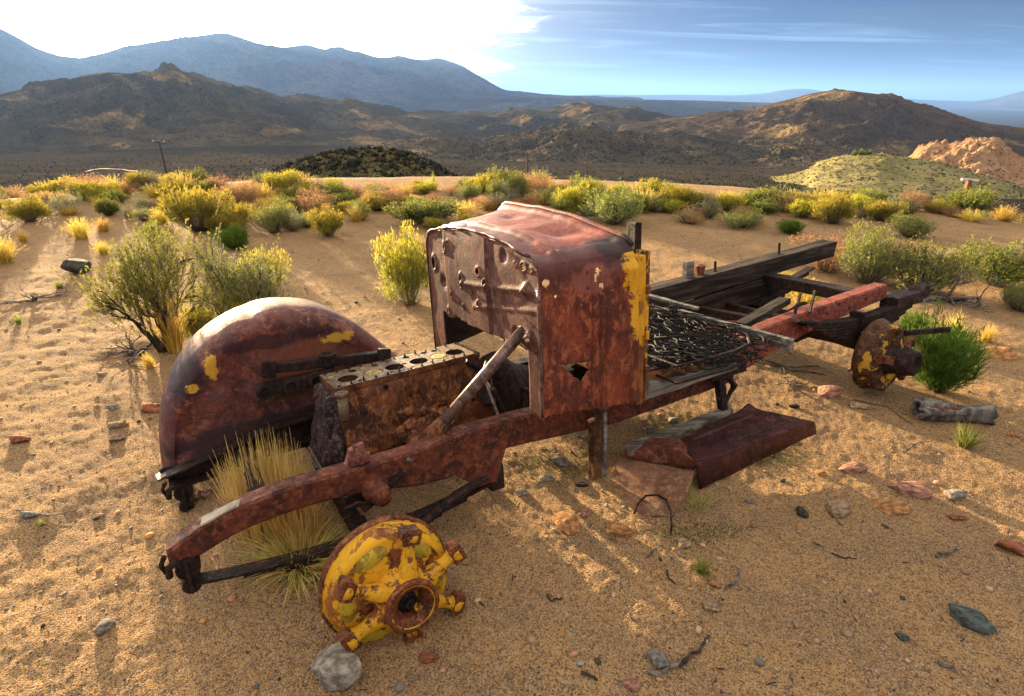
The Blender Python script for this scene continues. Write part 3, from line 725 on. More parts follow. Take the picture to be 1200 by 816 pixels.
mf.lathe((r1[0], .62, r1[2] + .028), (0, 0, 1), [(0, .022), (0, .036), (.011, .037), (.011, .017), (-.01, .016), (-.01, 0)], 20)
mf.rough(.0015, 40).put('exhaust_manifold', M['dark'], truck)
B().bar((q1[0] + .02, .63, q1[2] - .055), (q1[0] + .30, .63, q1[2] - .035), .02, .03, (0, 0, 1), .004).put('side_cover', rust('rust_dull_yellow', (.05, .03, .01), (.18, .11, .03), (.30, .22, .06), 1.3), truck)

# --- engine block
BF = [Vector(L(374, 441, 'w', .525)), Vector(L(393, 457, 'w', .525)), Vector(L(562, 414, 'w', .525)), Vector(L(542, 400, 'w', .525))]
bx0 = (BF[1] + BF[0]) / 2; bu = (BF[2] - BF[1]).normalized(); blen = (BF[2] - BF[1]).length; bv = (BF[0] - BF[1]); bwid = bv.length; bv.normalize()
org = BF[1]
def BP(a, b_, h): return org + bu * a + bv * b_ + Vector((0, 0, h))
bores = []
for px in (215, 340, 445, 572, 683, 772):
    a = (px - 165) / (850 - 165); bores.append(((.055 + a * .94) * blen * .985, bwid * .40, .040))
small = [(270, .78, .017), (325, .80, .016), (385, .80, .015), (330, .15, .006), (452, .80, .006), (555, .82, .015), (615, .84, .016), (655, .83, .014), (712, .80, .014), (750, .84, .016), (508, .45, .009), (160, .72, .014), (250, .12, .008), (408, .15, .006), (520, .14, .006), (620, .15, .006), (735, .13, .006)]
small = [((.055 + (px - 165) / 685 * .94) * blen * .97, bwid * bb, r_) for px, bb, r_ in small]
crusty = {1, 4, 6 + 1, 6 + 6, 6 + 9, 6 + 11}
NA, NB_ = 190, 56; A_, B2 = np.meshgrid(np.linspace(0, blen, NA), np.linspace(0, bwid, NB_)); gA, gB = A_.copy(), B2.copy()
rc = .02
m_ = np.ones((NB_ - 1, NA - 1), bool)
for i, (ca, cb, r_) in enumerate(bores + small):
    d = np.hypot(A_ - ca, B2 - cb); inside = d < r_
    near = np.abs(d - r_) < .0042; sel = near
    k = r_ / np.maximum(d, 1e-6); gA[sel] = ca + (A_[sel] - ca) * k[sel]; gB[sel] = cb + (B2[sel] - cb) * k[sel]
    mid_a = (A_[:-1, :-1] + A_[1:, 1:]) / 2; mid_b = (B2[:-1, :-1] + B2[1:, 1:]) / 2
    m_ &= ~(np.hypot(mid_a - ca, mid_b - cb) < r_ - .0005)
hh_ = .0008 * perlin(gA * 60, gB * 60, None, 3)
Pt = np.stack([org.x + bu.x * gA + bv.x * gB, org.y + bu.y * gA + bv.y * gB, org.z + bu.z * gA + bv.z * gB + .004 + hh_], -1)
b = B()
lip_h = -.020
b.hexa([BP(.0, .0, lip_h), BP(blen, 0, lip_h), BP(blen, bwid, lip_h), BP(0, bwid, lip_h), BP(0, 0, .0025), BP(blen, 0, .0025), BP(blen, bwid, .0025), BP(0, bwid, .0025)])
for f in [f for f in b.bm.faces if all(v.co.z > org.z - .01 for v in f.verts)]: b.bm.faces.remove(f)
# flared body under the deck
for a0, a1, o0, dz0, dz1 in ((.004, .996, .003, -.020, -.30),):
    b.hexa([BP(a0 * blen - .0, -.05, -.33), BP(a1 * blen, -.05, -.33), BP(a1 * blen, bwid, -.33), BP(a0 * blen, bwid, -.33),
            BP(a0 * blen, o0, dz0), BP(a1 * blen, o0, dz0), BP(a1 * blen, bwid - o0, dz0), BP(a0 * blen, bwid - o0, dz0)])
for f in [f for f in b.bm.faces if abs(sum(v.co.z for v in f.verts) / len(f.verts) - org.z + .02) < .006 and abs(f.normal.z) > .8]: b.bm.faces.remove(f)
block = b.put('engine_block', M['block'], truck)
link('cylinder_deck', grid_mesh('cylinder_deck', Pt, True, m_), M['block_top'], block)
for i, (ca, cb, r_) in enumerate(bores + small):
    c0 = BP(ca, cb, .004)
    dpt = .16 if i < 6 else .03
    b = B().lathe(c0, (0, 0, -1), [(0, r_ + .0006), (.001, r_), (dpt, r_ * .98)] + ([(dpt, 0)] if i >= 6 else [(dpt, 0)]), 28 if i < 6 else 14)
    b.put('cylinder_bore' if i < 6 else 'water_hole', M['block'] if i in crusty else M['dark'], block, True)
    if i in crusty:
        b = B().lathe(c0 + Vector((0, 0, -.001)), (0, 0, -1), [(.004, r_ * .99), (.0, r_ * .9), (-.002, r_ * .6), (.001, r_ * .3), (0, 0)], 20, .05, i)
        b.put('piston' if i < 6 else 'crust_plug', M['piston'], block, True)
b = B()
for k in range(13):
    for bb_ in (.07, .93):
        b.lathe(BP(blen * (.03 + .94 * k / 12), bwid * bb_, .003), (0, 0, 1), [(0, .0055), (.004, .0055), (.006, .003), (.006 + .006 * (k % 3), .003), (.007 + .006 * (k % 3), 0)], 7)
b.put('deck_stud', M['dark'], block)['kind'] = 'stuff'
# near face: panels, broken water jacket, ribs
def face_pt(px, py, off=0.0):
    p = Vector(L(px, py, 'v', org.y - .03)); return p
fx = lambda a, h, o=0.0: BP(a * blen, -.05 * min(1, -h / .30) - o, h)
NX, NZ = 120, 60; Pg = np.zeros((NZ, NX, 3))
for j in range(NZ):
    for i in range(NX):
        a = .0 + i / (NX - 1); h = -.018 - j / (NZ - 1) * .26; o = .006
        o += .004 * float(smooth((a - .12) / .02) * smooth((.44 - a) / .02)) + .010 * float(smooth((a - .47) / .02))
        o += .016 * float(smooth((-.20 - h) / .02))
        Pg[j, i] = fx(a, h, o)
ga = np.linspace(0, 1, NX)[None, :]; gh = (-.018 - np.linspace(0, 1, NZ) * .26)[:, None]
hole = np.exp(-(((ga - .50) / .045) ** 2 + ((gh + .15) / .05) ** 2) ** 1.5) * .05 + np.exp(-(((ga - .42) / .07) ** 2 + ((gh + .215) / .035) ** 2) ** 2) * .035
rgn = fbm(ga * 40 * np.ones_like(gh), gh * 60 * np.ones_like(ga), .4, 4, 3) * .005 + np.exp(-(((ga - .55) / .14) ** 2 + ((gh + .20) / .07) ** 2)) * fbm(ga * 60 * np.ones_like(gh), gh * 100 * np.ones_like(ga), .7, 4, 13) * .030
off_ = hole - rgn
Pg[..., 0] += bv.x * off_; Pg[..., 1] += bv.y * off_
link('block_side', grid_mesh('block_side', Pg[:, ::-1]), M['block'], block)
b = B()
for (a, h) in ((.02, -.03), (.30, -.035), (.62, -.09), (.80, -.20), (.88, -.19), (.76, -.225), (.84, -.24), (.96, -.05), (.14, -.11)):
    b.lathe(fx(a, h, .012), (0, -1, 0), [(-.01, .011), (.004, .011), (.007, .006), (.007, 0)], 8)
b.put('block_bolt', M['dark'], block)['kind'] = 'stuff'
b = B(); c0 = Vector(L(400, 461, 'v', org.y - .03))
b.tube([c0 + Vector((0, 0, -.11)), c0 + Vector((0, 0, -.003))], .021, 16); b.lathe(c0, (0, 0, 1), [(-.012, .022), (-.01, .027), (.002, .027), (.002, .016), (-.03, .015), (-.03, 0)], 20)
b.put('water_outlet', M['block_top'], block, True)
b = B(); rr2 = random.Random(4)
b.hexa([BP(-.085, .0, -.30), BP(.0, -.02, -.32), BP(.0, bwid, -.3), BP(-.085, bwid, -.3), BP(-.03, .02, -.03), BP(.0, .01, -.025), BP(.0, bwid - .01, -.025), BP(-.03, bwid - .02, -.03)])
b.rough(.014, 18, 6, 5).put('timing_cover', rust('rust_crumbled', (.02, .014, .014), (.08, .045, .045), (.24, .16, .15), 2.2, bs=.8), block)
# lumps of broken casting at the foot of the column
b = B()
for k in range(26):
    p = Vector(L(rr2.uniform(468, 528), rr2.uniform(478, 520), 'v', rr2.uniform(.14, .26)))
    b.lathe(p, (rr2.uniform(-1, 1), rr2.uniform(-1, 1), rr2.uniform(-1, 1)), [(-.02, 0), (-.012, .016), (.0, .022), (.012, .014), (.018, 0)], 7, .3, k)
b.rough(.006, 60).put('broken_casting', M['block'], block)['kind'] = 'stuff'

# bell housing and gearbox
b = B().lathe((.13, .42, .30), (1, 0, 0), [(-.03, 0), (-.03, .19), (.02, .20), (.03, .185), (.10, .13), (.2, .09), (.22, .05), (.22, 0)], 36, .01); b.box((.30, .32, .20), (.62, .52, .36), .02)
b.rough(.003, 20).put('bell_housing', M['dark'], truck, True)
b = B().tube([(-.05, .36, .52), (.10, .34, .40), (.20, .2, .36)], .012, 8); b.bar((-.02, .2, .36), (.04, .55, .42), .05, .02, (0, 0, 1), .003); b.tube([(-.03, .16, .45), (.01, .15, .33)], .014, 8)
b.bar((-.05, .10, .375), (.05, .34, .48), .006, .05, (0, 0, 1)); b.put('clutch_linkage', M['dark'], truck)
B().tube([(-.06, .05, .36), (-.04, .22, .50), (.02, .30, .52), (.05, .38, .40)], [.006] * 4, 6).put('bare_wire', M['white_paint'] if False else M['steel'], truck)
# steering column
ca_, cb_ = Vector((-.350, .10, .335)), Vector((.015, -.045, .745))
b = B().tube([ca_, cb_], .0225, 18); col_o = b.put('steering_column', M['steel'], truck, True)
dcol = (cb_ - ca_).normalized()
B().tube([cb_, cb_ + dcol * .004], [.0235, .018], 16).put('column_end', M['dark'], col_o, True)
b = B().tube([ca_ - dcol * .07, ca_ - dcol * .02, ca_ + dcol * .03, ca_ + dcol * .10], [.034, .046, .036, .027], 14); b.lathe(ca_ - dcol * .04, (0, -1, 0), [(-.04, 0), (-.04, .05), (.03, .05), (.04, .03), (.04, 0)], 16)
b.rough(.006, 35, 2).put('steering_box', M['block'], col_o, True)

# --- cowl
VN, VF = -.18, .84; UF, UR = 0.0, .42
def wtop(v, t):
    """crown height across the cowl; t = 0 at the firewall, 1 at the windscreen edge"""
    s = (v - VN) / (VF - VN); base = .985 + .022 * t + (.015 + .075 * t) * s
    return base + (.092 - .046 * t) * math.sin(min(max(s, 0), 1) * math.pi) ** .5
def prof(t, n=150):
    """near-side bottom, up, over the crown, down the far side"""
    pts = []; vn, vf = VN - .012 * t, VF + .02 * t
    lo = .435 - .05 * t
    for s in np.linspace(0, 1, n):
        if s < .38: q = s / .38; pts.append((vn, lo + (.955 + .02 * t - lo) * q))
        elif s < .47:
            q = (s - .38) / .09; a_ = q * math.pi / 2; r1_ = .085
            tgt = (vn + r1_ * 1.15, wtop(vn + r1_ * 1.15, t)); st_ = (vn, .955 + .02 * t)
            pts.append((st_[0] + (tgt[0] - st_[0]) * (1 - math.cos(a_)), st_[1] + (tgt[1] - st_[1]) * math.sin(a_)))
        elif s < .72: q = (s - .47) / .25; v = vn + .098 + (vf - .10 - vn - .098) * q; pts.append((v, wtop(v, t)))
        elif s < .79:
            q = (s - .72) / .07; a_ = q * math.pi / 2; v0_ = vf - .10; w0_ = wtop(v0_, t); w1_ = .95 + .08 * t
            pts.append((v0_ + (vf - v0_) * math.sin(a_), w1_ + (w0_ - w1_) * math.cos(a_)))
        else: q = (s - .79) / .21; pts.append((vf, (.95 + .08 * t) + (.42 - .95) * q))
    return np.array(pts)
NP, NU = 300, 84; PR = [prof(t, NP) for t in np.linspace(0, 1, NU)]
Pc = np.zeros((NU, NP, 3)); 
for i in range(NU):
    t = i / (NU - 1); Pc[i, :, 0] = UF + (UR - UF) * t; Pc[i, :, 1:] = PR[i]
sN = np.linspace(0, 1, NP)[None, :] * np.ones((NU, 1)); tN = np.linspace(0, 1, NU)[:, None] * np.ones((1, NP))
ondeck = smooth((sN - .40) / .05) * smooth((.78 - sN) / .05); onside = smooth((.39 - sN) / .03)
# stepped hood ledge and grooves on the deck, raised rear lip; pressed pillar on the side
step = -.010 * smooth((.24 - tN) / .03) + .006 * np.exp(-((tN - .27) / .02) ** 2) - .010 * np.exp(-((tN - .31) / .014) ** 2) + .016 * smooth((tN - .90) / .06)
dents = .009 * perlin(Pc[..., 0] * 6, Pc[..., 1] * 5, Pc[..., 2] * 3, 5) + .0015 * perlin(Pc[..., 0] * 20, Pc[..., 1] * 20, Pc[..., 2] * 20, 15)
saddle = -.022 * np.exp(-(((Pc[..., 1] - .12) / .09) ** 2 + ((tN - .68) / .22) ** 2)) - .012 * np.exp(-(((Pc[..., 1] - .5) / .06) ** 2 + ((tN - .7) / .1) ** 2))
Pc[..., 2] += ondeck * (step + dents + saddle)
side_n = .016 * smooth((tN - .53) / .022) + .008 * np.exp(-((tN - .50) / .015) ** 2) - .010 * np.exp(-((tN - .60) / .012) ** 2) - .008 * np.exp(-((tN - .66) / .010) ** 2) + .010 * smooth((tN - .86) / .02)
ripple = .004 * perlin(Pc[..., 0] * 30, Pc[..., 2] * 4, None, 25) + .009 * perlin(Pc[..., 0] * 7, Pc[..., 2] * 5, None, 6)
Pc[..., 1] -= onside * (side_n + ripple)
mk = np.ones((NU - 1, NP - 1), bool)
cu_ = (Pc[:-1, :-1, 0] + Pc[1:, 1:, 0]) / 2; cv_ = (Pc[:-1, :-1, 1] + Pc[1:, 1:, 1]) / 2; cw_ = (Pc[:-1, :-1, 2] + Pc[1:, 1:, 2]) / 2; sc_ = sN[:-1, :-1] < .38
tri = [np.array(L(px, py, 'v', -.19))[[0, 2]] for px, py in ((657, 428), (689, 425), (689, 438), (683, 449), (672, 441))]
def inpoly(u, w_, poly):
    r = np.zeros(u.shape, bool); j = len(poly) - 1
    for i in range(len(poly)):
        xi, yi = poly[i]; xj, yj = poly[j]
        r ^= ((yi > w_) != (yj > w_)) & (u < (xj - xi) * (w_ - yi) / (yj - yi + 1e-12) + xi); j = i
    return r
jit = .003 * perlin(cu_ * 80, cw_ * 80, None, 2)
mk &= ~(inpoly(cu_ + jit, cw_ + jit, tri) & sc_)
for px, py, ru, rw in ((640.5, 332, .014, .016), (699, 317, .010, .020), (703, 334, .009, .012), (652, 347, .007, .007), (696, 325, .006, .018)):
    q = L(px, py, 'v', -.185); mk &= ~((((cu_ - q[0] + jit) / ru) ** 2 + ((cw_ - q[2] + jit) / rw) ** 2 < 1) & sc_)
# ragged lower hem
mk &= ~(sc_ & (cw_ < .438 - .04 * smooth((cu_ - .05) / .3) + .012 * (cu_ > .22) + .006 * perlin(cu_ * 30, cu_ * 0, None, 8)))
facepart = np.where(sc_ | (cu_ < -1), 0, 1)
# split into side, deck and far side so that each panel is its own part
cut1 = int(NP * .41); cut2 = int(NP * .80)
def sub(name, a, b_, m):
    o = link(name, grid_mesh(name, Pc[:, a:b_ + 1][:, ::-1], True, mk[:, a:b_][:, ::-1]), m, truck)
    mo = o.modifiers.new('thickness', 'SOLIDIFY'); mo.thickness = .0035; mo.offset = -1; return o
cs = sub('cowl_side_panel', 0, cut1, M['cowl_side'])
cd = sub('cowl_top_panel', cut1, cut2, M['cowl_top'])
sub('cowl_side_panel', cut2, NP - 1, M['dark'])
q = L(690, 444, 'v', -.195); B().bar((q[0] - .012, -.203, q[2] - .02 - .15), (q[0] + .018, -.203, q[2] - .018 - .15), .012, .012, (0, 0, 1), .003).put('hinge_stub', M['piston'] if False else M['cowl_top'], cs)
b = B()
for w_ in np.arange(.46, .98, .055): b.lathe((.205, -.188, w_), (0, -1, 0), [(0, .006), (.005, .005), (.006, 0)], 8)
for w_ in np.arange(.48, .96, .11): b.lathe((.03, -.182, w_), (0, -1, 0), [(0, .005), (.005, .004), (.006, 0)], 8)
b.put('rivet', M['cowl_front'], cs)['kind'] = 'stuff'
# flaked white paint scab on the front left of the deck
b = B()
for k, (v, u) in enumerate([(.64, .06), (.60, .10), (.66, .12), (.57, .05), (.70, .07)]):
    b.lathe((u, v, wtop(v, u / .42) - .004), (0, 0, 1), [(0, .035 + .01 * (k % 2)), (.006, .03), (.008, 0)], 9, .3, k)
b.put('paint_scab', M['white_paint'], cd)['kind'] = 'stuff'
# rolled rear lip of the deck and raised beads
b = B().tube([tuple(Pc[NU - 1, k] + np.array((.004, 0, .004))) for k in range(int(NP * .42), int(NP * .79), 4)], .010, 8); b.put('windscreen_lip', M['cowl_top'], cd, True)

# firewall
NV, NW = 150, 110
vv = np.linspace(VN - .001, VF, NV)[None, :] * np.ones((NW, 1)); sw = np.linspace(0, 1, NW)[:, None] * np.ones((1, NV))
pf = prof(0, 600); pf = pf[(np.arange(600) / 599 > .30) & (np.arange(600) / 599 < .86)]
topw = np.interp(vv[0], pf[:, 0], pf[:, 1]); topw[0] = .93; topw[-1] = .93
k_ = np.argsort(pf[:, 0]); up = []
for v in vv[0]:
    sel = np.abs(pf[:, 0] - v) < .004; up.append(pf[sel, 1].max() if sel.any() else .95)
up = np.array(up); up[0] = .955; ww_ = .42 + (up[None, :] - .42) * sw
uu_ = np.full_like(vv, .004)
uu_ += -.005 * np.exp(-((ww_ - (.86 - .10 * (vv - .3))) / .012) ** 2) * (vv < .45) - .0035 * np.exp(-((ww_ - (.80 - .16 * (vv - .1))) / .010) ** 2) * (vv < .35)
uu_ += .004 * np.exp(-((vv - .19) / .004) ** 2) - .006 * smooth((vv - .20) / .01) * smooth((.62 - vv) / .01)
uu_ += .006 * perlin(vv * 4, ww_ * 4, None, 41) + .0010 * perlin(vv * 17, ww_ * 17, None, 42)
FH = [(561, 318, .016, 1), (541, 327, .013, 1.8), (541, 333, .012, 1.2), (543, 359, .009, 1), (561, 356, .010, 1.4), (569, 331, .014, .9), (521, 290, .016, 1.3), (525, 284, .009, 1), (508, 308, .022, 1.5), (530, 346, .007, 2), (612, 313, .018, .8), (603, 310, .010, .7), (621, 317, .008, 1), (620, 398, .012, .8), (578, 394, .009, 1), (526, 365, .015, 1.3), (588, 357, .006, 1), (573, 323, .005, 1)]
fm = np.ones((NW - 1, NV - 1), bool); mv = (vv[:-1, :-1] + vv[1:, 1:]) / 2; mw = (ww_[:-1, :-1] + ww_[1:, 1:]) / 2; jt = .35 * perlin(mv * 90, mw * 90, None, 12)
for px, py, r_, asp in FH:
    q = L(px, py, 'u', 0); d = np.hypot((mv - q[1]) / r_, (mw - q[2]) / (r_ * asp)); fm &= ~(d + jt < .82)
    dd = np.hypot((vv - q[1]) / r_, (ww_ - q[2]) / (r_ * asp)); uu_ += -.0045 * np.exp(-((dd - 1.05) / .35) ** 2)
for px, py, r_, d_ in ((615, 340, .022, -.022), (618, 397, .02, -.02), (604, 392, .02, .015), (589, 300, .02, .012), (556, 345, .025, .01), (520, 330, .03, .012)):
    q = L(px, py, 'u', 0); uu_ += d_ * np.exp(-(((vv - q[1]) ** 2 + (ww_ - q[2]) ** 2) / r_ ** 2))
open_ = (mw < .668 + .02 * perlin(mv * 9, mv * 0, None, 3) + .015 * (mv < .1)) & (mv > VN + .095 + .01 * jt) & (mv < .69)
fm &= ~open_
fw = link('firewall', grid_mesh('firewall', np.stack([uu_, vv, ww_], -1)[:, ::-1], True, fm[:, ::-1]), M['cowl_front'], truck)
mo = fw.modifiers.new('thickness', 'SOLIDIFY'); mo.thickness = .003
b = B().tube([(.002 + .003 * math.sin(v * 40), v, up[i] - .002 + .001 * math.sin(v * 70)) for i, v in enumerate(vv[0]) if 6 < i < NV - 4 and i % 3 == 0], [.0060 + .001 * math.sin(i * 1.7) for i in range(len([1 for i in range(NV) if 6 < i < NV - 4 and i % 3 == 0]))], 6)
b.put('firewall_flange', M['cowl_top'], fw, True)
b = B().tube([(.0, VN + .002, w_ / 100) for w_ in range(44, 96, 4)], .007, 6); b.put('corner_bead', M['steel'], fw, True)
w0 = L(590, 355, 'u', 0); B().tube([(-.006, .165, 1.06), (-.012, .160, .95), (-.006, .155, .86), (-.02, .12, .80), (-.012, .10, .76)], .0018, 5).put('hanging_wire', M['steel'], fw)
# door pillar behind the cowl
pil = B().hexa([(.425, -.205, .385), (.462, -.208, .385), (.462, -.15, .385), (.425, -.15, .385), (.425, -.200, .985), (.468, -.200, .99), (.468, -.15, .99), (.425, -.15, .985)], .004)
pil.rough(.0022, 22, 7, 6)
pl = pil.put('door_pillar', rust('rust_pillar_yellow', (.07, .03, .012), (.24, .08, .025), (.34, .14, .03), 1.3, YEL, .56, .6, (.45, .8), .1, [(.44, -.2, .90, (.07, .2, .11)), (.44, -.2, .70, (.03, .2, .06))]), truck)
b = B().hexa([(.472, -.20, .40), (.484, -.20, .40), (.484, -.12, .40), (.472, -.12, .40), (.472, -.195, 1.0), (.492, -.195, 1.0), (.492, -.12, 1.0), (.472, -.12, 1.0)], .003)
b.rough(.003, 20, 9, 4).put('pillar_flange', M['pillar'], pl)
b = B().box((.47, -.135, .97), (.50, -.08, 1.10), .004); b.rough(.003, 30, 3).put('windscreen_stub', M['dark'], truck)
for w_ in (.52, .66, .84): B().tube([(.470, -.212, w_), (.470, -.212, w_ + .03)], .008, 8).put('door_hinge', M['pillar'], pl)
# stand post under the pillar
b = B().box((.335, -.045, -.06), (.385, -.005, .40), .004).rough(.004, 14, 3, 5)
b.put('body_post', rust('rust_wet_wood', (.06, .03, .012), (.18, .08, .03), (.26, .13, .05), 1.2), truck)
B().hexa([(.386, -.05, -.05), (.400, -.05, -.05), (.400, -.02, -.05), (.386, -.02, -.05), (.386, -.05, .36), (.404, -.05, .38), (.404, -.02, .38), (.386, -.02, .36)]).rough(.004, 20, 3, 4).put('splintered_strip', M['grey_wood'], truck)

# sill plank, seat base
b = B().hexa([(.42, -.185, .385), (1.06, -.17, .392), (1.06, -.10, .392), (.42, -.10, .385), (.42, -.185, .418), (1.06, -.17, .420), (1.06, -.10, .42), (.42, -.10, .418)], .003)
b.rough(.006, 11, 5, 6).put('sill_plank', M['grey_wood'], truck)
B().hexa([(.52, -.165, .415), (.62, -.165, .415), (.62, -.1, .415), (.52, -.1, .415), (.53, -.165, .45), (.60, -.165, .435), (.60, -.1, .435), (.53, -.1, .45)]).rough(.006, 20, 5, 3).put('sill_block', M['grey_wood'], truck)
B().box((.445, -.172, .418), (.475, -.155, .49), .002).put('yellow_tab', M['hub_yellow'], truck)
b = B().hexa([(.50, -.13, .40), (1.04, -.12, .37), (1.08, .60, .37), (.50, .60, .40), (.50, -.125, .475), (1.04, -.12, .445), (1.08, .60, .44), (.50, .60, .47)], .012)
b.rough(.005, 9, 5, 5).put('seat_box', M['seatbase'], truck)
b = B().bar((1.10, -.03, .30), (1.12, -.05, .12), .035, .04, (1, 0, 0), .004); b.tube([(1.12, -.04, .32), (1.19, -.05, .24), (1.13, -.05, .17)], .018, 8); b.box((1.02, -.06, .30), (1.26, .02, .355), .005)
b.rough(.004, 20, 3, 2).put('cab_bracket', M['dark'], truck)

# charred bed beam on the far rail with its bolts
b = B().hexa([(1.05, .68, .43), (3.0, .66, .56), (3.0, .78, .56), (1.05, .80, .43), (1.05, .68, .555), (3.02, .66, .668), (3.02, .78, .668), (1.05, .80, .555)], .004)
b.rough(.006, 9, 8, 9); beam = b.put('bed_beam', M['char_wood'], truck)
for px, py in ((913, 290), (838, 312)):
    q = L(px, py, 'v', .72); B().tube([(q[0], .72, q[2] - .07), (q[0], .72, q[2] + .03)], .009, 8).put('bolt', M['dark'], beam)
q = L(805, 320, 'v', .74); B().box((q[0] - .02, .72, .58), (q[0] + .04, .76, .69), .003).put('wood_stub', M['grey_wood'], beam)
q = L(820, 320, 'v', .74); b = B().lathe((q[0], .74, .62), (0, 0, 1), [(-.06, 0), (-.06, .02), (.0, .03), (.03, .035), (.04, 0)], 10); b.put('bracket', M['frame_red'], beam)
B().hexa([(1.38, .66, .29), (2.5, .66, .42), (2.5, .76, .42), (1.38, .76, .29), (1.38, .66, .43), (2.4, .66, .52), (2.4, .76, .52), (1.38, .76, .43)], .004).rough(.005, 9, 8, 6).put('packing_beam', M['char_wood'], truck)

# rear axle, drums, springs, shaft
b = B().tube([(2.22, -.16, .25), (2.22, .1, .27), (2.22, .26, .28), (2.22, .34, .29), (2.22, .42, .28), (2.22, .9, .26)], [.05, .055, .07, .13, .07, .05], 16); b.rough(.003, 20).put('rear_axle', M['dark'], truck, True)
b = B().tube([(1.05, .33, .33), (1.5, .33, .38), (2.1, .33, .31)], [.03, .045, .05], 14); b.rough(.002, 20).put('drive_shaft', M['frame'], truck, True)
for v in (-.035, .73):
    for k in range(7):
        u0, u1 = 1.62 + .07 * k, 2.86 - .06 * k; pts = [u0 + (u1 - u0) * i / 10 for i in range(11)]
        secs = []
        for u in pts:
            w_ = .40 + .09 * ((u - 2.24) / .62) ** 2 - .017 * k
            secs.append([(u, v - .03, w_ - .006), (u, v + .03, w_ - .006), (u, v + .03, w_ + .008), (u, v - .03, w_ + .008)])
        B().sweep(secs).rough(.002, 30, k).put('spring_leaf', M['dark'], truck)
b = B().bar((2.18, -.035, .29), (2.18, -.035, .44), .03, .08, (0, 1, 0), .004).rough(.004, 25, 2, 2).put('spring_clamp', M['dark'], truck); b = B().box((2.50, -.07, .40), (2.78, .03, .47), .01)
b.lathe((2.80, -.07, .46), (0, 1, 0), [(0, 0), (0, .04), (.08, .04), (.08, 0)], 14); b.rough(.005, 25, 2, 2).put('spring_bracket', M['dark'], truck)
RC = Vector((2.24, -.15, .20)); rax = Vector((.05, -1, 0)).normalized()
b = B().lathe(RC, rax, [(-.05, 0), (-.05, .18), (-.045, .198), (-.03, .204), (-.015, .199), (.0, .190), (.05, .187), (.062, .172), (.07, .11), (.075, .0)], 56, .005)
rd = b.put('rear_brake_drum', rust('rust_rear_drum', (.025, .012, .008), (.09, .035, .014), (.18, .08, .025), 1.2, (.60, .34, .03), .54, 0, (.45, .8), .15), truck, True)
for i in range(5):
    a = math.radians(72 * i + 25); rad = Vector((math.cos(a), 0, math.sin(a))); tan = Vector((-math.sin(a), 0, math.cos(a)))
    secs = [[RC + rad * r_ + tan * x + rax * y for x, y in ((-hw, .065), (hw, .065), (hw * .8, d_), (-hw * .8, d_))] for r_, hw, d_ in ((.03, .04, .14), (.09, .028, .12), (.14, .022, .09), (.17, .024, .095), (.185, .026, .09))]
    B().sweep(secs).rough(.003, 40, i, 1).put('spoke', rd.data.materials[0] if i in (1, 3) else M['hub_rust'], rd)
b = B().lathe(RC, rax, [(.07, .10), (.12, .085), (.17, .07), (.19, .065), (.195, .04), (.17, .035), (.17, 0)], 28); b.put('hub', M['dark'], rd, True)
B().bar(RC + rax * .10 + Vector((.02, 0, .15)), RC + rax * .22 + Vector((.22, 0, .16)), .02, .03, (0, 0, 1), .004).put('brake_arm', M['dark'], rd)
b = B().lathe(Vector((2.2, .93, .26)), (0, 1, 0), [(-.05, 0), (-.05, .2), (.0, .22), (.05, .2), (.06, 0)], 32); b.put('rear_brake_drum', M['dark'], truck, True)
b = B().bar((1.70, .02, .50), (1.76, .04, .60), .012, .012, (0, 1, 0)); b.bar((1.78, -.01, .50), (1.85, .02, .60), .012, .012, (0, 1, 0)); b.put('upright_bolt', M['dark'], truck)
b = B().box((1.72, -.055, .415), (1.84, -.01, .45), .004); b.put('rail_bracket', M['frame_red'], truck)

# --- loose things lying on the wreck
def local_thing(name, label, cat, base, group=None):
    m4 = TM.copy(); m4.translation = TM @ Vector(base); o = root(name, m4, label, cat, group); return o, Vector(base)


B().box((.56, -.115, .462), (1.06, .58, .478), .004).put('seat_pan', M['dark'], truck)  # dark sheet added so the hollow under the springs looks shaded
st, sb = local_thing('seat_springs', 'flattened mat of dark coil seat springs lying behind the cowl on the seat box', 'seat springs', (.95, .25, .45))
b = B(); rs_ = random.Random(8)
for i in range(7):
    for j in range(11):
        cu = .66 + .085 * i - sb.x; cv = -.20 + .087 * j - sb.y; h0 = .035 + .015 * rs_.random() - .0; pts = []
        tilt = rs_.uniform(-.25, .25), rs_.uniform(-.25, .25); hh2 = rs_.uniform(.05, .085)
        for k in range(26):
            t = k / 25; a = t * 2 * math.pi * 2.6 + i + j; r_ = .036 * (1 - .35 * math.sin(t * math.pi))
            pts.append((cu + r_ * math.cos(a) + tilt[0] * t * .08, cv + r_ * math.sin(a) + tilt[1] * t * .08, .005 + h0 * .0 + hh2 * t))
        b.tube(pts, .0030, 4, False)
b.put('coil_spring', M['wire'], st)['kind'] = 'stuff'
b = B()
for i in range(7):
    y0 = -.235 - sb.y; u = .625 + .085 * i - sb.x; b.tube([(u + rs_.uniform(-.01, .01), y0 + .96 * k / 12, .078 + rs_.uniform(-.008, .012)) for k in range(13)], .0032, 5)
for j in range(12):
    v = -.24 + .087 * j - sb.y; b.tube([(.615 - sb.x + .58 * k / 12, v + rs_.uniform(-.008, .008), .074 + rs_.uniform(-.008, .012)) for k in range(13)], .0030, 5)
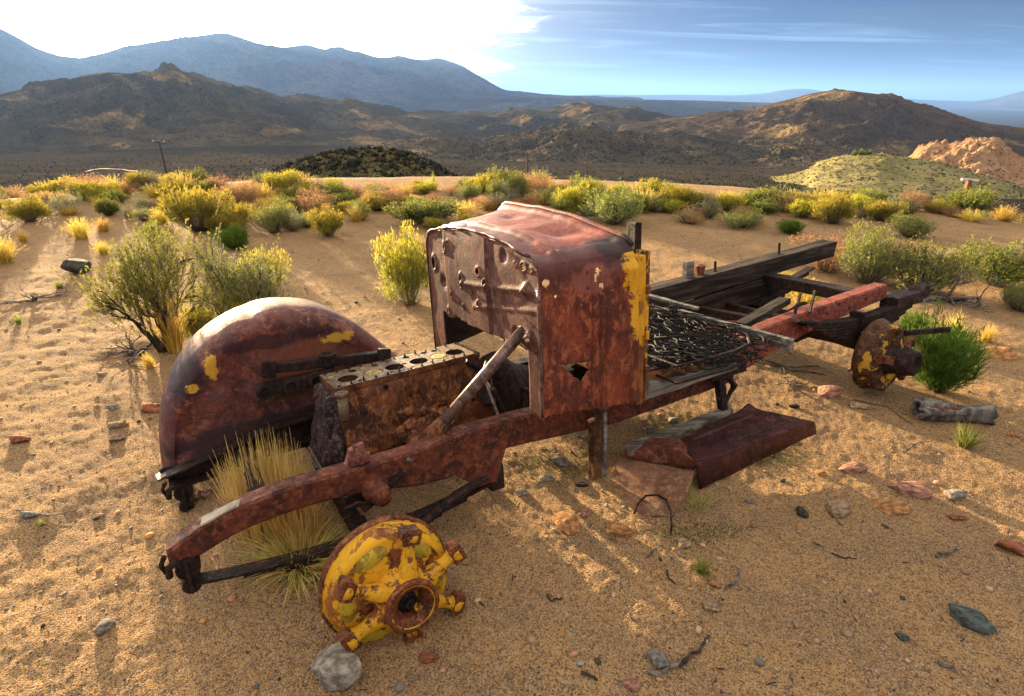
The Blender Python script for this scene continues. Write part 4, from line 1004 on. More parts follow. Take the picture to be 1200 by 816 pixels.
for k in range(620):
    p = Vector((rs_.uniform(.63, 1.17) - sb.x, rs_.uniform(-.22, .72) - sb.y, rs_.uniform(.015, .115))); a = rs_.uniform(0, 6.28); ln = rs_.uniform(.05, .2); cv = rs_.uniform(-2.5, 2.5); pts = [p]
    for i in range(5): p = p + Vector((math.cos(a), math.sin(a), rs_.uniform(-.15, .15))) * ln / 5; a += cv / 5; pts.append(p)
    b.tube([q for q in pts if -.50 < q.y < .52], .003, 4) if sum(-.50 < q.y < .52 for q in pts) > 2 else None
for v in b.bm.verts: v.co.z += .034 * math.sin(v.co.x * 9 + 1) * math.cos(v.co.y * 6) - .012
b.put('wire_grid', M['wire'], st)['kind'] = 'stuff'
ring = [(.61, -.24), (.92, -.25), (1.06, -.22), (1.16, -.12), (1.20, .3), (1.20, .74), (.62, .74), (.60, .3), (.61, -.24)]
B().tube([(a - sb.x, c_ - sb.y, .075) for a, c_ in ring], .006, 6).put('border_wire', M['dark'], st)
B().tube([(a - sb.x, c_ - sb.y, .0) for a, c_ in ring], .006, 6).put('border_wire', M['dark'], st)


def plank(name, label, cat, a, b_, wd, th, m, group=None, seed=0, h2=None):
    a, b_ = Vector(a), Vector(b_); mid = (a + b_) / 2
    o = B().bar(a - mid, b_ - mid, wd, th, (0, 0, 1), .002).rough(.004, 14, seed, 4).put(name, m)
    m4 = TM.copy(); m4.translation = TM @ mid; o.matrix_world = m4; return tag(o, label, cat, group)


pa, pb = L(853, 376, 'w', .545), L(930, 401, 'w', .50)
plank('weathered_plank', 'long grey splintered slat whose pale end points right, beside the seat springs', 'plank', (pa[0] - .12, pa[1] + .2, .57), (pb[0], pb[1], .50), .035, .022, M['grey_wood'], 'loose planks on the wreck', 1)
pa, pb = L(860, 384, 'w', .50), L(928, 408, 'w', .465)
plank('weathered_plank', 'second grey slat under the long splintered slat by the seat springs', 'plank', pa, pb, .04, .025, M['grey_wood'], 'loose planks on the wreck', 2)
pa, pb = L(868, 382, 'w', .52), L(920, 352, 'w', .56)
plank('weathered_plank', 'short dark grey board propped between the charred beam and the red rear rail', 'plank', pa, pb, .06, .03, M['char_wood'], 'loose planks on the wreck', 3)
pa, pb = L(757, 346, 'w', .60), L(818, 362, 'w', .58)
plank('weathered_plank', 'thin grey lath lying along the far edge of the seat springs', 'plank', pa, pb, .03, .015, M['grey_wood'], 'loose planks on the wreck', 4)

# --- running board on the ground
def gp(px, py, z): return ground_pt(px, py, z)
rb0 = gp(870, 530, 0.0); rb0.z = gz(rb0.x, rb0.y)
rb = root('running_board', Matrix.Translation(rb0), 'fallen rusty running board lying beside the truck with its torn front flap', 'running board')
tl, tr_, br, bl = gp(795, 515, .13), gp(876, 477, .13), gp(954, 494, .135), gp(815, 543, .13)
loc = lambda p: Vector(p) - rb0
nn = 44; G_ = np.zeros((nn, nn, 3))
for j in range(nn):
    for i in range(nn):
        s, t = i / (nn - 1), j / (nn - 1)
        p = (tl * (1 - s) + tr_ * s) * (1 - t) + (bl * (1 - s) + br * s) * t
        G_[j, i] = loc(p)
ss, tt = np.meshgrid(np.linspace(0, 1, nn), np.linspace(0, 1, nn))
ins = smooth((ss - .12) / .02) * smooth((.90 - ss) / .02) * smooth((tt - .2) / .03) * smooth((.80 - tt) / .03)
G_[..., 2] += .006 * perlin(ss * 4, tt * 3, None, 3) - .006 * ins + .004 * np.exp(-((ins - .5) / .25) ** 2) + .012 * np.exp(-((ss - .02) / .04) ** 2) * tt
G_[..., 2] += .02 * np.exp(-((ss - 1) ** 2 + tt ** 2) / .01)
o = link('tread_panel', grid_mesh('tread_panel', G_[::-1]), M['running'], rb); mo = o.modifiers.new('thickness', 'SOLIDIFY'); mo.thickness = .005
# rolled outer skirt
sk = []
blb, brb = gp(820, 574, .0), gp(957, 508, .055)
for j, (f_, z_) in enumerate([(0, .135), (.10, .133), (.2, .122), (.45, .08), (1.0, .01)]):
    row = []
    for i in range(40):
        s = i / 39; a = bl * (1 - s) + br * s; b2 = blb * (1 - s) + brb * s
        q = a * (1 - f_) + b2 * f_; zz = a.z + (b2.z - a.z) * (f_ ** 1.5); row.append(loc(Vector((q.x, q.y, zz + .003 * math.sin(s * 17)))))
    sk.append(row)
o = link('outer_skirt', grid_mesh('outer_skirt', np.array([[tuple(p) for p in r] for r in sk])[::-1]), M['running'], rb); mo = o.modifiers.new('thickness', 'SOLIDIFY'); mo.thickness = .005
b = B().bar(loc(gp(735, 528, .10)), loc(gp(855, 481, .125)), .05, .035, (0, 0, 1), .003).rough(.007, 14, 5, 7)
b.put('edge_plank', M['grey_wood'], rb)
fl_ = [[gp(731, 524, .10), gp(760, 512, .12), gp(795, 514, .14), gp(806, 524, .135)], [gp(732, 531, .085), gp(765, 524, .14), gp(795, 527, .16), gp(813, 541, .13)], [gp(735, 537, .05), gp(770, 543, .07), gp(800, 546, .08), gp(815, 548, .09)]]
def patch(rows, nu, nv):
    R_ = np.array([[tuple(loc(p)) for p in r] for r in rows]); out = np.zeros((nv, nu, 3))
    for j in range(nv):
        for i in range(nu):
            a = i / (nu - 1) * (R_.shape[1] - 1); c_ = j / (nv - 1) * (R_.shape[0] - 1); i0 = min(int(a), R_.shape[1] - 2); j0 = min(int(c_), R_.shape[0] - 2)
            fa, fc = smooth(np.array(a - i0)) * .5 + .5 * (a - i0), smooth(np.array(c_ - j0)) * .5 + .5 * (c_ - j0)
            out[j, i] = (R_[j0, i0] * (1 - fa) + R_[j0, i0 + 1] * fa) * (1 - fc) + (R_[j0 + 1, i0] * (1 - fa) + R_[j0 + 1, i0 + 1] * fa) * fc
    return out
F_ = patch(fl_, 40, 24); F_[..., 2] += .006 * perlin(F_[..., 0] * 14, F_[..., 1] * 14, None, 2)
o = link('torn_flap', grid_mesh('torn_flap', F_[::-1]), M['flap'], rb); mo = o.modifiers.new('thickness', 'SOLIDIFY'); mo.thickness = .004
# dust-covered fender stub running down into the sand
ds = [[gp(722, 536, .0), gp(745, 538, .05), gp(790, 548, .075), gp(814, 552, .09)], [gp(716, 570, -.005), gp(745, 572, .02), gp(780, 575, .06), gp(806, 578, .055)], [gp(722, 604, -.02), gp(745, 608, -.005), gp(770, 604, .012), gp(786, 606, .0)]]
F_ = patch(ds, 50, 44); F_[..., 2] += .006 * perlin(F_[..., 0] * 18, F_[..., 1] * 18, None, 12)
o = link('buried_sheet', grid_mesh('buried_sheet', F_[::-1]), M['dusty'], rb); mo = o.modifiers.new('thickness', 'SOLIDIFY'); mo.thickness = .004
wl = [(742, 604, .0), (748, 590, .035), (757, 581, .05), (770, 580, .055), (781, 586, .05), (786, 600, .035), (787, 618, .012), (785, 630, -.005), (760, 622, .005), (738, 612, .0)]
wp = [gp(*p) for p in wl]; wb_ = Vector((wp[0].x, wp[0].y, gz(wp[0].x, wp[0].y)))
o = B().tube([p - wb_ for p in wp], .0045, 6).put('wire_loop', M['dark']); o.location = wb_; tag(o, 'bent dark wire loop standing in the sand before the torn running board', 'wire')

# ------------------------------------------------------------------ plants
def hit(px, py, rmax=16.0):
    """where a sight line meets the near ground"""
    d = ray(px, py); h = math.hypot(d[0], d[1]); r = np.linspace(.8, rmax, 500); x, y = d[0] / h * r, d[1] / h * r
    g_ = ground_z(x, y, False); k = np.nonzero(CAMH + d[2] / h * r <= g_)[0]; k = k[0] if len(k) else len(r) - 1
    if r[k] < 7:                                    # refine on the detailed surface close by
        rr_ = r[k] + np.linspace(-.05, .04, 10); x, y = d[0] / h * rr_, d[1] / h * rr_; g_ = ground_z(x, y); q = np.nonzero(CAMH + d[2] / h * rr_ <= g_)[0]; k = q[0] if len(q) else 9
    return Vector((x[k], y[k], g_[k]))


def leaves(vs, fs, mi, p, d, ln, wd, m, r_):
    """a narrow pointed leaf: one folded quad"""
    s = d.cross(Vector((r_.uniform(-1, 1), r_.uniform(-1, 1), r_.uniform(-1, 1))))
    if s.length < 1e-4: return
    s.normalize(); i = len(vs); mid = p + d * (ln * .45)
    vs += [p, mid + s * wd * .5, p + d * ln, mid - s * wd * .5]; fs.append((i, i + 1, i + 2, i + 3)); mi.append(m)


def ribbon(vs, fs, mi, pts, wd, m, side):
    i = len(vs)
    for k, p in enumerate(pts):
        w_ = wd * (1 - k / (len(pts) - 1) * .85); vs += [p - side * w_ * .5, p + side * w_ * .5]
    for k in range(len(pts) - 1): fs.append((i + 2 * k, i + 2 * k + 1, i + 2 * k + 3, i + 2 * k + 2)); mi.append(m)


def bush_mesh(name, seed, mats, stems=520, per=9, lobes=8, tip=.5, leaf=.075, lw=.016, spiky=.25, flat=1.0, stem_m=None):
    """unit bush, one metre wide and one high, of stems that fan out from the root crown and carry narrow leaves"""
    r_ = random.Random(seed); vs, fs, mi = [], [], []
    lb = []
    for k in range(lobes):
        a = 2 * math.pi * k / lobes + r_.uniform(-.4, .4); q = r_.uniform(.08, .36) if k else 0.05
        lb.append((Vector((q * math.cos(a), q * math.sin(a), r_.uniform(.28, .66) * flat)), r_.uniform(.12, .27), r_.uniform(.18, .40)))
    for k in range(stems):
        c0, rr_, rh = lb[r_.randrange(lobes)]
        th, ph = r_.uniform(0, 2 * math.pi), math.acos(r_.uniform(-.35, 1)); f = r_.uniform(.72, 1.0) + (r_.random() < spiky) * r_.uniform(0, .45) ** 1.4
        tipp = c0 + Vector((math.cos(th) * math.sin(ph) * rr_ * f, math.sin(th) * math.sin(ph) * rr_ * f, math.cos(ph) * rh * f))
        tipp.z = max(tipp.z, .05)
        b0 = Vector((tipp.x * .15, tipp.y * .15, 0)); ctl = Vector((tipp.x * .75, tipp.y * .75, tipp.z * .35))
        P_ = lambda t: b0 * (1 - t) ** 2 + ctl * 2 * t * (1 - t) + tipp * t * t
        if k % 3 == 0: ribbon(vs, fs, mi, [P_(.0), P_(.35), P_(.7), P_(1)], .010, len(mats) - 1, Vector((math.sin(th), -math.cos(th), 0)))
        for j in range(per):
            t = 1 - (1 - tip) * r_.random() ** 1.3 if j else 1.0
            p = P_(t); d = (P_(min(1, t + .02)) - P_(t - .04)).normalized() + Vector((r_.gauss(0, .45), r_.gauss(0, .45), r_.gauss(.25, .4)))
            m = 0 if (t < .88 or len(mats) < 3) else (1 if r_.random() < .85 else 0)
            leaves(vs, fs, mi, p, d.normalized(), leaf * r_.uniform(.6, 1.3), lw, m, r_)
    return_me = pymesh(name, vs, fs, False, mi)
    for m in mats: return_me.materials.append(m)
    return return_me


def grass_mesh(name, seed, mats, n=260, spread=.5, wd=.012, base=.12, heads=0):
    r_ = random.Random(seed); vs, fs, mi = [], [], []
    for k in range(n):
        a = r_.uniform(0, 2 * math.pi); q = base * math.sqrt(r_.random()); out = spread * r_.random() ** .8; h = r_.uniform(.45, 1.0) * (1 - .35 * out / max(spread, .01))
        b0 = Vector((q * math.cos(a), q * math.sin(a), -.03)); a2 = a + r_.gauss(0, .5)
        tp = b0 + Vector((out * math.cos(a2), out * math.sin(a2), h)); ctl = b0 + Vector((out * .25 * math.cos(a2), out * .25 * math.sin(a2), h * .65))
        kk = r_.gauss(0, .045), r_.gauss(0, .045); pts = [b0 * (1 - t) ** 2 + ctl * 2 * t * (1 - t) + tp * t * t + Vector((kk[0], kk[1], -.3 * abs(kk[0]))) * (t * t * (1 + .8 * math.sin(t * 5))) for t in (0, .3, .55, .8, 1)]
        ribbon(vs, fs, mi, pts, wd * r_.uniform(.6, 1.2), r_.randrange(len(mats)), Vector((-math.sin(a2 + r_.uniform(-1, 1)), math.cos(a2), r_.uniform(-.2, .2))).normalized())
        if r_.random() < heads:
            for j in range(5): leaves(vs, fs, mi, pts[-1] - (pts[-1] - pts[-2]) * j * .2, (pts[-1] - pts[-2]).normalized() + Vector((r_.gauss(0, .4), r_.gauss(0, .4), 0)), .05, .012, 0, r_)
    me = pymesh(name, vs, fs, False, mi)
    for m in mats: me.materials.append(m)
    return me


st_m = M['leaf_grey']
KIND = {
    'Y': [bush_mesh('rabbitbrush_yellow', 100 + i, [M['leaf_yg'], M['leaf_yellow'], st_m], 800, 10, 10, .55, .062, .013, .35) for i in range(3)],
    'O': [bush_mesh('rabbitbrush_olive', 110 + i, [M['leaf_dark'], M['leaf_yg'], st_m], 760, 10, 10, .5, .06, .014, .35) for i in range(3)],
    'S': [bush_mesh('sagebrush', 120 + i, [M['leaf_sage'], M['leaf_yg'], st_m], 900, 10, 10, .45, .052, .013, .6) for i in range(3)],
    'G': [bush_mesh('green_bush', 130 + i, [M['leaf_green'], M['leaf_green'], M['leaf_dark']], 700, 10, 7, .3, .10, .011, .5) for i in range(2)],
    'T': [bush_mesh('tawny_brush', 140 + i, [M['leaf_tawny'], M['leaf_tawny'], st_m], 480, 8, 8, .3, .06, .010, .8) for i in range(3)],
    'D': [bush_mesh('dry_brush', 150 + i, [M['leaf_grey'], M['leaf_sage'], st_m], 420, 8, 8, .3, .06, .010, .8) for i in range(2)],
    'B': [grass_mesh('bunchgrass_golden', 160 + i, [M['straw'], M['leaf_yellow']], 320, .45, .022, .14, .4) for i in range(2)],
    'R': [grass_mesh('bunchgrass_green', 170 + i, [M['straw_green'], M['leaf_green']], 260, .5, .02, .12) for i in range(2)],
}
NAMEK = {'Y': ('rabbitbrush', 'shrub'), 'O': ('rabbitbrush', 'shrub'), 'S': ('sagebrush', 'shrub'), 'G': ('green_bush', 'shrub'), 'T': ('tawny_brush', 'shrub'), 'D': ('dry_brush', 'shrub'), 'B': ('bunchgrass', 'grass clump'), 'R': ('grass_tuft', 'grass clump')}
prng = random.Random(99); nplant = [0]


def plant(px, py, wpx, hpx, k, label, group=None, rmax=16.0, r_at=None):
    if r_at:
        d = ray(px, py); h = math.hypot(d[0], d[1]); p = Vector((d[0] / h * r_at, d[1] / h * r_at, 0)); p.z = gz(p.x, p.y)
    else: p = hit(px, py, rmax)
    dep = p.y * cp - (p.z - CAMH) * sp
    w_, h_ = wpx * dep / FPX, hpx * dep / FPX / .93
    nm, cat = NAMEK[k]; me = KIND[k][nplant[0] % len(KIND[k])]; nplant[0] += 1
    o = bpy.data.objects.new(nm, me); COL.objects.link(o); p.z -= .01
    o.location = p; o.scale = (w_ * prng.uniform(.95, 1.1), w_ * prng.uniform(.9, 1.1), h_); o.rotation_euler = (0, 0, prng.uniform(0, 6.28))
    tag(o, label, cat, group); return o


PL = [
 (235, 270, 92, 52, 'Y', 'largest round golden yellow rabbitbrush dome, at left behind the sagebrush pair'),
 (278, 292, 55, 30, 'G', 'bright green low bush just right of the big golden rabbitbrush'),
 (322, 272, 55, 36, 'S', 'grey-green sage dome right of the bright green low bush'),
 (128, 253, 38, 24, 'O', 'small olive rabbitbrush dome left of the tilted pole'),
 (152, 256, 26, 18, 'D', 'small grey bush touching the olive dome left of the tilted pole'),
 (96, 280, 36, 28, 'B', 'pale spiky golden grass clump, larger of two beside the dry grey brush'),
 (122, 298, 24, 18, 'B', 'small golden grass clump, lower of two stacked clumps right of the spiky one'),
 (122, 272, 24, 20, 'B', 'small golden grass clump, upper of two stacked clumps right of the spiky one'),
 (76, 250, 60, 26, 'D', 'wide dry grey brush at far left above the spiky grass clump'),
 (28, 285, 18, 18, 'B', 'little golden grass clump near the left picture edge'),
 (6, 308, 44, 36, 'B', 'golden grass clump cut by the left picture edge'),
 (70, 338, 18, 13, 'R', 'small yellow-green grass tuft under the dark boulder'),
 (22, 379, 16, 14, 'R', 'tiny green tuft alone on the open sand at left'),
 (48, 616, 16, 12, 'R', 'tiny bright green tuft low on the open sand, far bottom left'),
 (180, 284, 28, 24, 'S', 'small sage bush left of the big golden rabbitbrush foot'),
 (190, 262, 34, 22, 'B', 'golden grass clump between the dry bushes and the big golden dome'),
 (197, 232, 18, 18, 'O', 'small green bush at the foot of the tilted pole'),
 (222, 232, 28, 20, 'Y', 'yellow-green bush just right of the tilted pole'),
 (168, 246, 34, 20, 'D', 'grey-brown bush just left of the tilted pole'),
 (278, 238, 40, 20, 'O', 'dark olive bush against the left foot of the knoll'),
 (345, 241, 40, 22, 'O', 'dark olive bush in front of the shrubby knoll'),
 (386, 276, 52, 32, 'Y', 'bushy yellow-green rabbitbrush in front of the knoll, left of the cowl'),
 (402, 252, 34, 18, 'Y', 'low yellow bush behind the bushy yellow-green rabbitbrush'),
 (500, 261, 92, 31, 'O', 'long low olive dome directly left of the cowl top'),
 (442, 228, 36, 15, 'O', 'low olive bush at the right foot of the knoll'),
 (424, 258, 34, 22, 'S', 'small sage bush between the yellow rabbitbrush and the long olive dome'),
 (420, 232, 44, 18, 'T', 'tawny brush below the right shoulder of the knoll'),
 (452, 246, 62, 22, 'T', 'pinkish tawny brush behind the long olive dome'),
 (366, 250, 44, 24, 'T', 'tawny brush between the two olive bushes before the knoll'),
 (508, 222, 10, 24, 'R', 'thin upright green plant on the skyline right of the knoll'),
 (551, 234, 34, 22, 'S', 'first grey-green sage behind the cowl, counted from the left'),
 (580, 238, 34, 26, 'S', 'second grey-green sage behind the cowl, beside the distant post'),
 (608, 232, 24, 30, 'S', 'narrow upright sage left of the distant upright post'),
 (636, 231, 28, 26, 'T', 'round tawny-tipped bush right of the distant upright post'),
 (692, 240, 48, 32, 'Y', 'yellow-green dome behind the right shoulder of the cowl'),
 (664, 249, 38, 32, 'Y', 'yellow dome behind the middle of the cowl top'),
 (720, 262, 84, 46, 'S', 'big sage bush rising right behind the cowl'),
 (768, 238, 54, 30, 'Y', 'golden-topped bush on the skyline right of the cowl'),
 (745, 250, 34, 26, 'O', 'olive bush squeezed between the big sage and the golden-topped bush'),
 (480, 356, 74, 86, 'Y', 'tall loose yellow-green bush standing against the left side of the cowl'),
 (812, 262, 44, 16, 'T', 'low tawny brush on the plain right of the cowl'),
 (868, 266, 66, 20, 'S', 'low spreading sage below the green dome on the right plain'),
 (900, 243, 82, 26, 'O', 'wide green dome on the skyline above the charred beam tip'),
 (926, 274, 44, 18, 'G', 'small bright green bush by itself above the charred beam tip'),
 (832, 240, 40, 15, 'T', 'tawny brush on the skyline between two domes, right of the cowl'),
 (976, 262, 52, 36, 'Y', 'yellow bush with pale tips right of the lone bright green bush'),
 (1010, 248, 44, 22, 'Y', 'yellow skyline bush below the grassy mound'),
 (1032, 246, 30, 20, 'O', 'small round olive bush below the grassy mound'),
 (1062, 250, 34, 18, 'O', 'small olive bush left of the big dark dome at right'),
 (1066, 278, 62, 28, 'S', 'sage bush in the open sand at right, above the long sage hedge'),
 (1126, 253, 76, 34, 'O', 'largest dark green dome on the right skyline, by the little hut'),
 (1092, 250, 34, 18, 'T', 'tawny brush touching the left side of the largest dark dome'),
 (1174, 256, 48, 14, 'Y', 'low yellow bush right of the largest dark dome'),
 (1016, 332, 84, 66, 'S', 'tall sage bush directly behind the rear end of the truck frame'),
 (1082, 340, 112, 62, 'S', 'widest sage bush right of the truck frame, above the dead branches'),
 (1160, 332, 90, 50, 'O', 'green bush right of the widest sage, near the right picture edge'),
 (1194, 364, 54, 36, 'S', 'grey sage cut by the right picture edge'),
 (968, 318, 96, 46, 'T', 'rust-tawny brush behind the rear crossmember of the truck'),
 (1096, 458, 104, 86, 'G', 'vivid green feathery bush growing against the rear drum of the truck'),
 (1068, 398, 60, 34, 'G', 'small vivid green bush behind the rear drum, next to the larger one'),
 (1130, 524, 44, 38, 'R', 'green grass tuft growing in front of the hollow grey log'),
 (1156, 400, 26, 24, 'B', 'golden grass tuft right of the vivid green bush'),
 (1110, 408, 36, 48, 'B', 'pale dry stalks standing behind the vivid green bush'),
 (905, 362, 52, 34, 'B', 'golden grass growing inside the rear truck frame, nearest the seat springs'),
 (944, 358, 56, 34, 'B', 'golden grass growing inside the rear truck frame, nearest the rear crossmember'),
 (925, 345, 60, 28, 'Y', 'yellow brush showing between the charred beam and rear crossmembers'),
 (822, 672, 34, 24, 'R', 'sparse green tuft in the shaded sand, right of the wire loop'),
]
for a in PL: plant(*a)
# the pale clump that grows through the front of the wreck
M['front_grass'] = grass_mesh('bunchgrass_pale', 301, [M['straw']], 1100, .15, .010, .27, .0)
def clump(px, py, w_, h_, me, label, rz=0, tilt=(0, 0)):
    p = hit(px, py); o = bpy.data.objects.new('grass_tuft' if 'blades' in label else 'bunchgrass', me); COL.objects.link(o); o.location = p; o.scale = (w_, w_, h_); o.rotation_euler = (tilt[0], tilt[1], rz); return tag(o, label, 'grass clump')
clump(318, 612, .50, .42, M['front_grass'], 'tall pale yellow bunchgrass growing through the front of the truck frame')
clump(350, 632, .30, .26, grass_mesh('bunchgrass_mid', 305, [M['straw']], 520, .20, .014, .30), 'pale bunchgrass behind the lower front spring, right of the tall clump')
clump(352, 664, .34, .13, grass_mesh('bunchgrass_flat', 302, [M['straw'], M['straw_green']], 520, .72, .016, .16), 'low flattened pale grass under the front spring beside the yellow hub', 1, (.0, .1))
clump(300, 560, .30, .20, grass_mesh('bunchgrass_back', 303, [M['straw'], M['straw_green']], 320, .5, .016, .16), 'small pale grass behind the tall bunchgrass, under the fender edge', 2)

clump(818, 597, .16, .13, grass_mesh('grass_blades', 304, [M['straw_green']], 34, .9, .035, .2), 'few pale green blades leaning out from under the running board corner', 1)
# fill of small brush that forms the belt along the edge of the bench
fill = random.Random(5)
ADJ = {'T': ('tawny brush', 'tawny brush of the skyline belt'), 'D': ('dry grey brush', 'grey brush of the skyline belt'), 'Y': ('yellow brush', 'yellow brush of the skyline belt'), 'O': ('olive brush', 'olive brush of the skyline belt'), 'B': ('golden grass clump', 'grass of the skyline belt')}
ZONES = [(190, 'left of the leaning pole'), (280, 'between leaning pole and knoll'), (410, 'before the left half of the knoll'), (545, 'before the right half of the knoll'), (640, 'near the upright pole'), (800, 'behind the right cowl shoulder'), (960, 'above the charred beam'), (1070, 'below the grassy mound'), (9999, 'at far right near the white rail')]
ORD = ['first', 'second', 'third', 'fourth', 'fifth', 'sixth', 'seventh', 'eighth', 'ninth', 'tenth', 'eleventh', 'twelfth', 'thirteenth', 'fourteenth', 'fifteenth', 'sixteenth']
todo = {}
for k in range(310):
    px = fill.uniform(-30, 1230)
    if px < 640: py = fill.uniform(221, 272) if fill.random() < .75 else fill.uniform(219, 232)
    elif px < 800: py = fill.uniform(230, 254)
    else: py = fill.uniform(238, 262)
    if py > 246 and px > 840 and fill.random() < .6: continue
    if px < 200 and py > 262: continue
    kd = fill.choice('TTTDDYYYOOBB'); w_ = fill.uniform(20, 52); z_ = next(n for x, n in ZONES if px < x); row = 'back row' if py < 236 else 'front row'
    todo.setdefault((kd, z_, row), []).append((px, py, w_, w_ * fill.uniform(.38, .62)))
for (kd, z_, row), L_ in todo.items():
    for i, q in enumerate(sorted(L_)): plant(*q, kd, '%s %s from left, %s, %s' % (ORD[min(i, 15)], ADJ[kd][0], row, z_), ADJ[kd][1])

# the two old sagebrushes with twisted trunks
def branchy(name_, px, py, wpx, hpx, seed, label, lean, dead=False, fol='leaf_sage', nroot=7, rad=.03, scr=None):
    r_ = random.Random(seed); p0 = hit(px, py); dep = p0.y * cp - (p0.z - CAMH) * sp; Wd, Hh = wpx * dep / FPX, hpx * dep / FPX
    rt = root(name_, Matrix.Translation(p0), label, 'shrub' if not dead else 'dead branches')
    vs, fs, mi = [], [], []; bb = B(); n_b = 0
    tips = []
    def grow(p, d, ln, r0, lev):
        nonlocal n_b
        pts = [p]; q = p.copy(); dd = d.copy(); seg = 5
        for i in range(seg):
            dd = (dd + Vector((r_.gauss(0, .22), r_.gauss(0, .22), r_.gauss(.05 if not dead else -.02, .18)))).normalized(); q = q + dd * (ln / seg); q.z = max(q.z, .012); pts.append(q.copy())
        bb.tube(pts, [r0 * (1 - .5 * i / seg) for i in range(seg + 1)], 7 if lev == 0 else 5, True)
        if lev < 2 + (0 if dead else 0):
            for k in range(3 if lev == 0 else 3):
                j = r_.randrange(2, seg + 1); nd = (dd + Vector((r_.gauss(0, .7), r_.gauss(0, .7), r_.gauss(.25 if not dead else 0, .4)))).normalized()
                grow(pts[j], nd, ln * r_.uniform(.5, .8), r0 * .5, lev + 1)
        tips.append((pts[-1], dd, lev)); tips.append((pts[-2], dd, lev))
    for k in range(nroot):
        a = 2 * math.pi * k / nroot + r_.uniform(-.3, .3); el = r_.uniform(.35, 1.1) if not dead else r_.uniform(.02, .35)
        d = Vector((math.cos(a) * math.cos(el) + lean[0], math.sin(a) * math.cos(el) + lean[1], math.sin(el))).normalized()
        grow(Vector((r_.gauss(0, .02), r_.gauss(0, .02), 0)), d, Hh * r_.uniform(.42, .6) if not dead else Wd * r_.uniform(.2, .4), rad * r_.uniform(.7, 1.1), 0)
    # bounding normalisation
    co = [v.co for v in bb.bm.verts]; zx = max(c_.z for c_ in co); xx = max(abs(c_.x) for c_ in co)
    kz, kx = Hh * (.86 if not dead else 1) / zx, Wd * .46 / xx
    for v in bb.bm.verts: v.co = Vector((v.co.x * kx, v.co.y * kx, v.co.z * kz))
    bb.rough(.004, 30, seed).put('branches', M['dark_branch'] if not dead else M['dead_wood'], rt, True)
    if dead: return rt
    for tp, dd, lev in tips:
        tp = Vector((tp.x * kx, tp.y * kx, tp.z * kz))
        if tp.z < Hh * .28: continue
        for s in range(5):
            q = tp + Vector((r_.gauss(0, .045), r_.gauss(0, .045), r_.gauss(.01, .045))); d2 = (dd * .5 + Vector((r_.gauss(0, .3), r_.gauss(0, .3), .7))).normalized(); ln = r_.uniform(.05, .12)
            ribbon(vs, fs, mi, [q - d2 * .04, q + d2 * ln * .5, q + d2 * ln], .0035, 2, d2.cross(Vector((r_.gauss(0, 1), r_.gauss(0, 1), 0))).normalized())
            for j in range(9):
                t = r_.random(); leaves(vs, fs, mi, q + d2 * ln * t, (d2 + Vector((r_.gauss(0, .5), r_.gauss(0, .5), r_.gauss(0, .4)))).normalized(), r_.uniform(.016, .034), .0075, 0 if r_.random() < .62 else 1, r_)
    me = pymesh('foliage', vs, fs, False, mi)
    for m in (M[fol], M['leaf_yg'], M['leaf_grey']): me.materials.append(m)
    link('foliage', me, None, rt); return rt


branchy('old_sagebrush', 192, 412, 130, 150, 21, 'old yellow-green sagebrush left of the fender with bare dark lower branches', (-.1, 0), False, 'leaf_yg', 9, .022)
branchy('old_sagebrush', 286, 388, 118, 112, 25, 'old grey-green sagebrush with a thick twisted trunk, right beside the fender top', (.0, .1), False, 'leaf_sage', 8, .030)
branchy('dead_branches', 165, 412, 110, 34, 31, 'tangle of dark dead branches lying at the foot of the left sagebrush', (-.2, -.1), True, nroot=9, rad=.010)
branchy('dead_branches', 1105, 352, 110, 40, 33, 'grey curled dead branches on the ground below the widest sage', (0, 0), True, nroot=8, rad=.016)
branchy('dead_branches', 480, 356, 60, 14, 34, 'small dark dead twigs on the sand left of the cowl', (0, 0), True, nroot=6, rad=.008)
branchy('dead_branches', 40, 352, 84, 16, 35, 'dark dead brushwood lying on the sand below the boulder at left', (0, 0), True, nroot=8, rad=.010)
branchy('dead_branches', 40, 248, 74, 30, 36, 'grey heap of dead brush at far left beside the spiky grass', (0, 0), True, nroot=12, rad=.014)
branchy('dead_branches', 930, 452, 70, 12, 37, 'thin grey sticks on the sand under the rear frame rail', (0, 0), True, nroot=6, rad=.007)
# golden under-growth at the foot of the left sagebrush
plant(206, 412, 46, 90, 'B', 'dry golden stalks standing inside the left old sagebrush')
plant(176, 432, 22, 24, 'B', 'small golden tuft in front of the left old sagebrush')
plant(288, 392, 50, 60, 'Y', 'yellow brush growing under the thick-trunked sagebrush')
plant(312, 352, 60, 66, 'Y', 'yellow-green brush behind the thick-trunked sagebrush on its right')
plant(236, 398, 46, 44, 'Y', 'yellow brush filling the gap between the two old sagebrushes')


